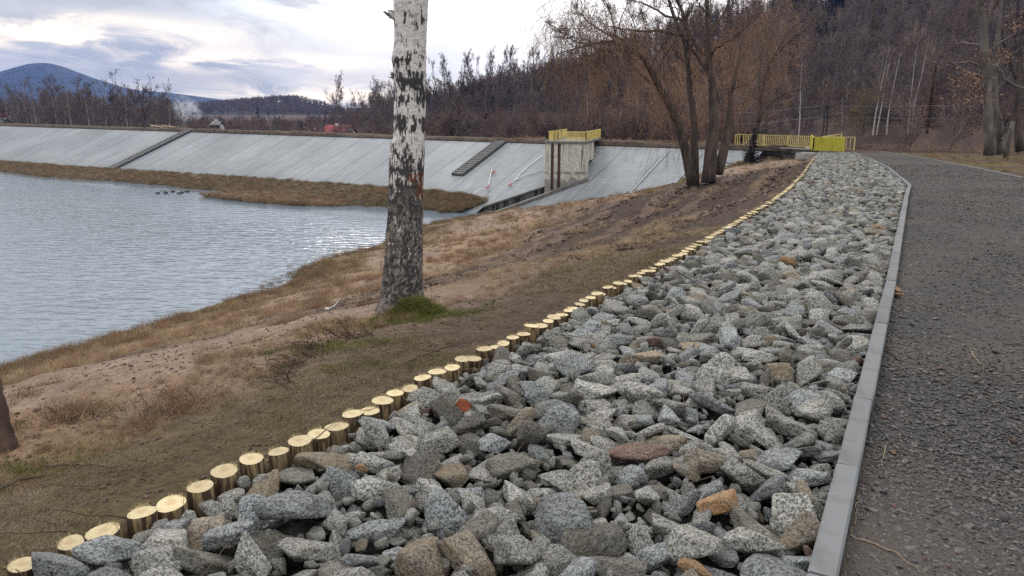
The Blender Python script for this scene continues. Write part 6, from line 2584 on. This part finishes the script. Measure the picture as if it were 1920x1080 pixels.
# ---- trees at the right edge
rb = np.array([*at(1855, 288, 46.0)[:2], float(zpl(46.0))])
LVR = [dict(k=7, t0=0.35, ang=0.9, lf=0.35, rf=0.3, rmax=0.07, S=7, wob=0.2, up=0.1, n=4, Lmax=4.5),
       dict(k=6, t0=0.2, ang=0.75, lf=0.5, rf=0.5, S=6, wob=0.22, rmin=0.012, Lmax=2.2),
       dict(k=5, t0=0.15, ang=0.7, lf=0.55, rf=0.6, S=4, wob=0.25, rmin=0.007)]
M['bark_pale'] = simple('pale_smooth_bark', (0.09, 0.083, 0.075), (0.19, 0.175, 0.155), 2, 0.9, 0.4, 12, 0.02, stretch=(1, 1, 0.5))
rtree = big_tree('roadside_tree', 'tall grey tree right of the path with a second dark stem and brown leaves', 'tree', [
    ([(1856, 290), (1855, 240), (1853, 180), (1850, 120), (1845, 60), (1839, 0), (1832, -80)], [0.36, 0.27, 0.24, 0.22, 0.20, 0.18, 0.15], 46, 45.5),
    ([(1878, 288), (1872, 250), (1866, 210), (1864, 170), (1866, 120), (1872, 60), (1880, -20)], [0.36, 0.27, 0.2, 0.16, 0.13, 0.1, 0.07], 46.6, 47),
    ([(1866, 120), (1885, 150), (1910, 162), (1940, 175)], [0.12, 0.09, 0.07, 0.05], 46.6, 45),
    ([(1850, 175), (1830, 155), (1812, 145), (1790, 140)], [0.08, 0.05, 0.03, 0.015], 46.0, 44),
    ([(1878, 262), (1884, 238), (1890, 212)], [0.13, 0.11, 0.09], 46.3, 46.0),
], 14, rb, 'bark_pale', 'twig', LVR)
lv_, lf_ = [], []
n = 0
for (u, v, su, sv, cnt_) in [(1815, 148, 18, 12, 240), (1800, 190, 12, 8, 80), (1868, 105, 18, 9, 130), (1905, 40, 12, 10, 90), (1840, 180, 16, 14, 80)]:
    for k_ in range(cnt_):
        p = at(u + rgt.normal(0, su), v + rgt.normal(0, sv), 45 + rgt.normal(0, 0.8)) - rb
        q_ = unit(rgt.normal(0, 1, 3)) * 0.11
        r2 = unit(rgt.normal(0, 1, 3)) * 0.06
        lv_ += [p - q_, p + r2, p + q_, p - r2]
        lf_.append((n, n + 1, n + 2, n + 3))
        n += 4
mesh('leaves', lv_, lf_, M['leaf_brown'], rtree)
stb = np.array([*at(1887, 284, 47.0)[:2], float(zpl(47.0))])
o = MB().tube([(0, 0, -0.2), (0.05, 0, 1.0), (0.12, 0, 2.2)], [0.16, 0.13, 0.12], 12).build('tree_stump', M['bark_pale'], smooth=True)
o.location = tuple(stb)
tag(o, 'pale snapped stump beside the grey roadside tree', 'stump')
p4 = at(1915, 286, 52)
r4 = big_tree('roadside_tree', 'dark ivy-grown tree at the far right edge behind the grey one', 'tree', [
    ([(1912, 284), (1908, 220), (1906, 150), (1915, 80), (1925, 0), (1930, -60)], [0.28, 0.20, 0.17, 0.14, 0.12, 0.09], 52, 53),
    ([(1906, 150), (1890, 110), (1880, 70), (1870, 30)], [0.14, 0.10, 0.07, 0.04], 52.5, 51)], 15, np.array([p4[0], p4[1], float(zpl(52))]), 'bark_dark', 'twig_dark', LVR)
# shrubs with dead leaves below the hill
for (u, v, Yd, w_, lab) in [(1785, 255, 58, 0.9, 'small rust-leaved shrub left of the grey roadside tree'), (1708, 258, 60, 1.1, 'pale brown-leaved shrub beyond the right kerb'), (1612, 238, 80, 2.0, 'yellowish-green bush behind the yellow railing')]:
    p = at(u, v, Yd)
    zg = float(zpl(Yd)) if Yd < 62 else -2.6
    root = thing('leafy_shrub', (p[0], Yd, zg), lab, 'shrub')
    tm = tree_mesh(int(u), 3.4 if Yd < 70 else 4.6, 0.05, SP_BUSH)
    mesh('stems', tm[0], tm[1], M['bark_grey'], root)
    mesh('twigs', tm[2], tm[3], M['twig'] if Yd < 70 else M['olivegr'], root)
    lv_, lf_, n = [], [], 0
    tips = tm[2][rgt.integers(0, len(tm[2]), int(420 * w_))]
    tips = tips[(tips[:, 2] > 0.6)]
    for p_ in tips:
        q_ = unit(rgt.normal(0, 1, 3)) * 0.06
        r2 = unit(rgt.normal(0, 1, 3)) * 0.04
        lv_ += [p_ - q_, p_ + r2, p_ + q_, p_ - r2]
        lf_.append((n, n + 1, n + 2, n + 3))
        n += 4
    mesh('leaves', lv_, lf_, M['leaf_brown'] if Yd < 70 else M['olivegr'], root)

# small spruce with ivy at the foot of the leaning tree
tm = conifer_mesh(77, 3.0, 0.36, 0.22)
p = bank_pt(1403, 306, 20, 70)
root = thing('young_spruce', (p[0] + 0.2, p[1] - 0.4, p[2] - 0.1), 'small dark spruce in front of the leaning tree, left of the bridge', 'tree')
mesh('trunk', tm[0], tm[1], M['bark_dark'], root)
mesh('crown', tm[2], tm[3], M['needles'], root)
# orange willow brush behind the trunks
tm = tree_mesh(901, 7.5, 0.06, SP_BUSH)
for k_, (u, Yd, w_, H, lab) in enumerate([(1270, 78, 1.0, 1.0, 'orange-brown willow bush seen between the leaning and the upright trunk'), (1310, 80, 1.1, 1.15, 'orange-brown willow bush behind the upright trunks'),
                                          (1385, 82, 1.0, 0.9, 'orange-brown willow bush left of the slanting tree'), (1215, 84, 0.9, 0.8, 'reddish willow bush left of the leaning trunk')]):
    x = (u - 960) / F * Yd
    root = thing('willow_bush', (x, Yd, -3.2), lab, 'bush', 'orange willow bushes behind the trunks', k_ * 1.7)
    root.scale = (w_, w_, H)
    if k_ == 0:
        wa = mesh('stems', tm[0], tm[1], M['twig_red'], root)
        M['osier'] = simple('osier_twigs', (0.27, 0.16, 0.095), (0.38, 0.24, 0.15), 0.5, 0.9, rnd=0.15)
        wb_ = mesh('twigs', tm[2], tm[3], M['osier'], root)
    else:
        for nm, dt in (('stems', wa.data), ('twigs', wb_.data)):
            o = bpy.data.objects.new(nm, dt)
            COL.objects.link(o)
            o.parent = root

SP_WEEP = dict(wob=0.06, trunk_levels=1, levels=[
    dict(k=14, t0=0.25, ang=0.8, lf=0.45, rf=0.4, S=7, wob=0.14, trop=(0, 0, 0.10), n=4, taper=0.4),
    dict(k=12, t0=0.2, ang=0.7, lf=0.5, rf=0.4, S=6, wob=0.12, trop=(0, 0, -0.05), n=3, rmin=0.018),
    dict(k=10, t0=0.15, ang=0.8, lf=0.75, rf=0.5, S=6, wob=0.08, trop=(0, 0, -0.40), n=3, rmin=0.014)])
for k_, (u, Yd, ty, lab) in enumerate([(1120, 104, 150, 'drooping brown willow crown behind the tower railing'), (1195, 98, 95, 'drooping orange-brown willow crown left of the leaning trunk'),
                                       (1262, 100, 60, 'drooping orange-brown willow crown seen behind the leaning trunk'), (1345, 94, 70, 'drooping orange-brown willow crown behind the thick twin trunk'),
                                       (1425, 96, 55, 'drooping brown willow crown behind the slanting tree')]):
    x = (u - 960) / F * Yd
    if k_ < 2:
        tree_proto('weep%d' % k_, tree_mesh(820 + k_, 13, 0.22, SP_WEEP), 'bark_mid', 'osier')
    place_tree('weep%d' % (k_ % 2), x, Yd, -4.6, at(u, ty, Yd)[2] + 4.6, 13, lab, 'drooping willows behind the trunks', name='weeping_willow')

# ---- utility pole and wires
pb = at(1545, 258, 78)
pole = thing('utility_pole', (pb[0], 78, -4.0), 'dark lattice utility pole with cross-arms behind the yellow railing', 'pole')
zt_ = at(1545, 196, 78)[2] + 4.0
mb = MB()
for sx_ in (-0.25, 0.25):
    mb.bar((sx_, 0, -0.5), (sx_ * 0.5, 0, zt_), 0.13, 0.13)
mb.build('mast', M['dark_metal'], pole)
mb = MB()
nst = 12
for k_ in range(nst):
    z0_, z1_ = zt_ * k_ / nst, zt_ * (k_ + 1) / nst
    s0, s1 = (1, -1) if k_ % 2 else (-1, 1)
    mb.bar((0.25 * s0 * (1 - 0.5 * z0_ / zt_), 0.08, z0_), (0.25 * s1 * (1 - 0.5 * z1_ / zt_), 0.08, z1_), 0.07, 0.05)
mb.build('lattice', M['dark_metal'], pole)
za_ = at(1545, 199, 78)[2] + 4.0
MB().bar((-0.4, -0.1, za_), (0.9, -0.1, za_), 0.10, 0.12).build('cross_arm', M['dark_metal'], pole)
za2 = at(1545, 218, 78)[2] + 4.0
MB().bar((-0.5, -0.1, za2), (1.5, -0.1, za2), 0.10, 0.12).build('cross_arm', M['dark_metal'], pole)
M['wire'] = simple('wire', (0.20, 0.19, 0.20), (0.26, 0.25, 0.26), 1, 0.5)
for pts_, lab in [([(1545, 198, 78), (1500, 203, 77), (1440, 209, 76), (1330, 214, 74)], 'upper wire running left from the utility pole'), ([(1548, 198, 78), (1640, 200, 80), (1800, 198, 92)], 'upper wire running right from the utility pole'),
                  ([(1545, 219, 78), (1500, 223, 77), (1440, 230, 76), (1330, 236, 76)], 'lower wire running left from the utility pole'), ([(1560, 219, 78), (1640, 221, 80), (1800, 224, 92)], 'lower wire running right from the utility pole')]:
    Q = np.array([at(*q_) for q_ in pts_])
    Q2, _ = resample(Q, 2.0)
    tag(MB().tube(Q2, [0.014] * len(Q2), 4).build('wire', M['wire']), lab, 'wire')
pb = at(1098, 252, 88)
fr = thing('measuring_frame', (pb[0], 88, -2.3), 'thin dark upright frame behind the tower railing', 'frame')
zt_ = at(1098, 232, 88)[2] + 2.3
MB().bar((-0.45, 0, 0), (-0.45, 0, zt_), 0.07).build('upright', M['dark_metal'], fr)
MB().bar((0.55, 0, 0), (0.55, 0, zt_), 0.07).build('upright', M['dark_metal'], fr)
MB().bar((-0.42, 0, zt_ - 0.05), (0.52, 0, zt_ - 0.05), 0.06).build('cross_bar', M['dark_metal'], fr)

# ---- houses beyond the dam
M['roof_red'] = simple('red_roof', (0.22, 0.035, 0.04), (0.30, 0.06, 0.06), 1.5, 0.7)
M['roof_grey'] = simple('grey_roof', (0.13, 0.13, 0.135), (0.2, 0.2, 0.2), 1.5, 0.8)
M['wall_white'] = simple('white_wall', (0.55, 0.53, 0.50), (0.65, 0.63, 0.6), 1, 0.85)
M['window'] = simple('dark_window', (0.03, 0.035, 0.04), (0.05, 0.055, 0.06), 1, 0.2)


def house(u0, u1, vr, Yd, label, roofm, depth=7.0, rz=0.0, wallh=2.6, rh=3.0):
    x0, x1 = at(u0, 240, Yd)[0], at(u1, 240, Yd)[0]
    L = x1 - x0
    zr = at(960, vr, Yd)[2]
    zb_ = zr - rh - wallh
    root = thing('house', ((x0 + x1) / 2, Yd, zb_), label, 'house', None, rz)
    MB().box((0, 0, wallh / 2), (L - 0.6, depth - 0.8, wallh)).build('wall', M['wall_white'], root)
    h = L / 2
    d_ = depth / 2
    # gable walls
    for sx_ in (-1, 1):
        x = sx_ * (h - 0.35)
        mesh('gable', [(x, -d_ + 0.4, wallh), (x, d_ - 0.4, wallh), (x, 0, wallh + rh - 0.35), (x - 0.12 * sx_, -d_ + 0.4, wallh), (x - 0.12 * sx_, d_ - 0.4, wallh), (x - 0.12 * sx_, 0, wallh + rh - 0.35)],
             [(0, 1, 2), (3, 5, 4), (0, 3, 4, 1), (1, 4, 5, 2), (2, 5, 3, 0)], M['wall_white'], root)
    V = [(-h, -d_, wallh - 0.1), (h, -d_, wallh - 0.1), (h, 0, wallh + rh), (-h, 0, wallh + rh), (-h, d_, wallh - 0.1), (h, d_, wallh - 0.1)]
    V2 = [(a, b2, c2 + 0.16) for a, b2, c2 in V]
    rf = mesh('roof', V + V2, [(0, 1, 2, 3), (3, 2, 5, 4), (6, 9, 8, 7), (9, 10, 11, 8), (0, 6, 7, 1), (4, 5, 11, 10), (0, 3, 9, 6), (3, 4, 10, 9), (1, 7, 8, 2), (2, 8, 11, 5)], M[roofm], root)
    MB().box((-h * 0.1, -0.4, wallh + rh), (0.6, 0.6, 1.0)).build('chimney', M['wall_white'], rf)
    for k_ in (-0.5, 0.0, 0.5):
        MB().box((h * k_, -depth / 2 + 0.38, wallh * 0.55), (1.0, 0.08, 1.1)).build('window', M['window'], root)
    MB().box((h - 0.3, 0, wallh + 0.7), (0.1, 0.9, 1.0)).build('window', M['window'], root)
    return root


house(608, 664, 235.5, 175, 'red-roofed house beyond the dam crest left of the birch', 'roof_red', 8, -0.35, 2.2, 2.4)
house(577, 608, 244, 178, 'low red-roofed shed left of the red-roofed house', 'roof_red', 5, -0.1, 1.6, 1.2)
house(-8, 9, 213, 190, 'red roof of a small house at the left edge of the picture', 'roof_red', 6, 0.2, 3, 1.4)
house(-14, 14, 222, 175, 'low grey-roofed shed in front of the small house at the left edge', 'roof_grey', 6, 0.2, 2, 1.3)
house(400, 418, 228, 170, 'small dark-roofed hut behind the crest near the far stairs', 'roof_grey', 4, 0.0, 1.3, 0.7)
# piles of boards on the crest
M['board'] = simple('pale_boards', (0.30, 0.25, 0.17), (0.42, 0.36, 0.25), 3, 0.8)
for u, v, L_, lab in [(276, 236.5, 3.5, 'pale timber heap on the crest left of the far stairs'), (300, 238, 4.5, 'second flatter timber heap on the crest, right of the first')]:
    mb = MB()
    p = at(u, v, 0)if False else None
    s0 = np.array(dam_xy(on_dam(u, 243)))[0]
    o_ = dam_pt(s0, -2.0, 1.0) * 1
    o_[2] = CREST + 0.35
    for k_ in range(9):
        a = rgt.normal(0, 0.12)
        c_ = np.array([rgt.normal(0, 0.3), rgt.normal(0, 0.3), 0.08 + 0.07 * (k_ // 2)])
        d_ = np.array([CD[0], CD[1], 0]) * L_ / 2 + np.array([0, 0, a])
        mb.bar(c_ - d_, c_ + d_, 0.25, 0.06)
    o = mb.build('timber_pile', M['board'])
    o.location = tuple(o_)
    tag(o, lab, 'timber pile')

# ---- smoke rising in the valley
m = bpy.data.materials.new('smoke')
m.use_nodes = True
t = NT(m.node_tree)
co = t.node('ShaderNodeTexCoord').outputs['Object']
n_ = t.noise(co, 1.8, 5, 0.6, 0.6)
rad = t.vmath('LENGTH', co)
d_ = t.math('MULTIPLY', t.rmap(n_, 0.46, 0.66), t.rmap(rad, 0.35, 1.0, 1, 0))
pv_ = t.node('ShaderNodeVolumePrincipled', None, Color=(0.85, 0.92, 1.0), Density=t.math('MULTIPLY', d_, 0.9), Anisotropy=0.2)
t.l.new(pv_.outputs[0], t.node('ShaderNodeOutputMaterial').inputs['Volume'])
W, Fc = ICO[3]
p = at(350, 205, 250)
o = mesh('smoke', W, Fc, m)
o.location = tuple(p)
o.scale = (5.6, 3.0, 4.6)
o.rotation_euler = (0, R(28), 0)
tag(o, 'white smoke drifting up behind the trees in the valley', 'smoke', kind='stuff')

# ---- air
m = bpy.data.materials.new('haze')
m.use_nodes = True
t = NT(m.node_tree)
pv_ = t.node('ShaderNodeVolumePrincipled', None, Color=(0.22, 0.42, 1.0), Density=0.00014, Anisotropy=0.0)
t.l.new(pv_.outputs[0], t.node('ShaderNodeOutputMaterial').inputs['Volume'])
hb = MB().box((0, 1620, 105), (8600, 3560, 232)).build('haze', m)
tag(hb, kind='stuff')
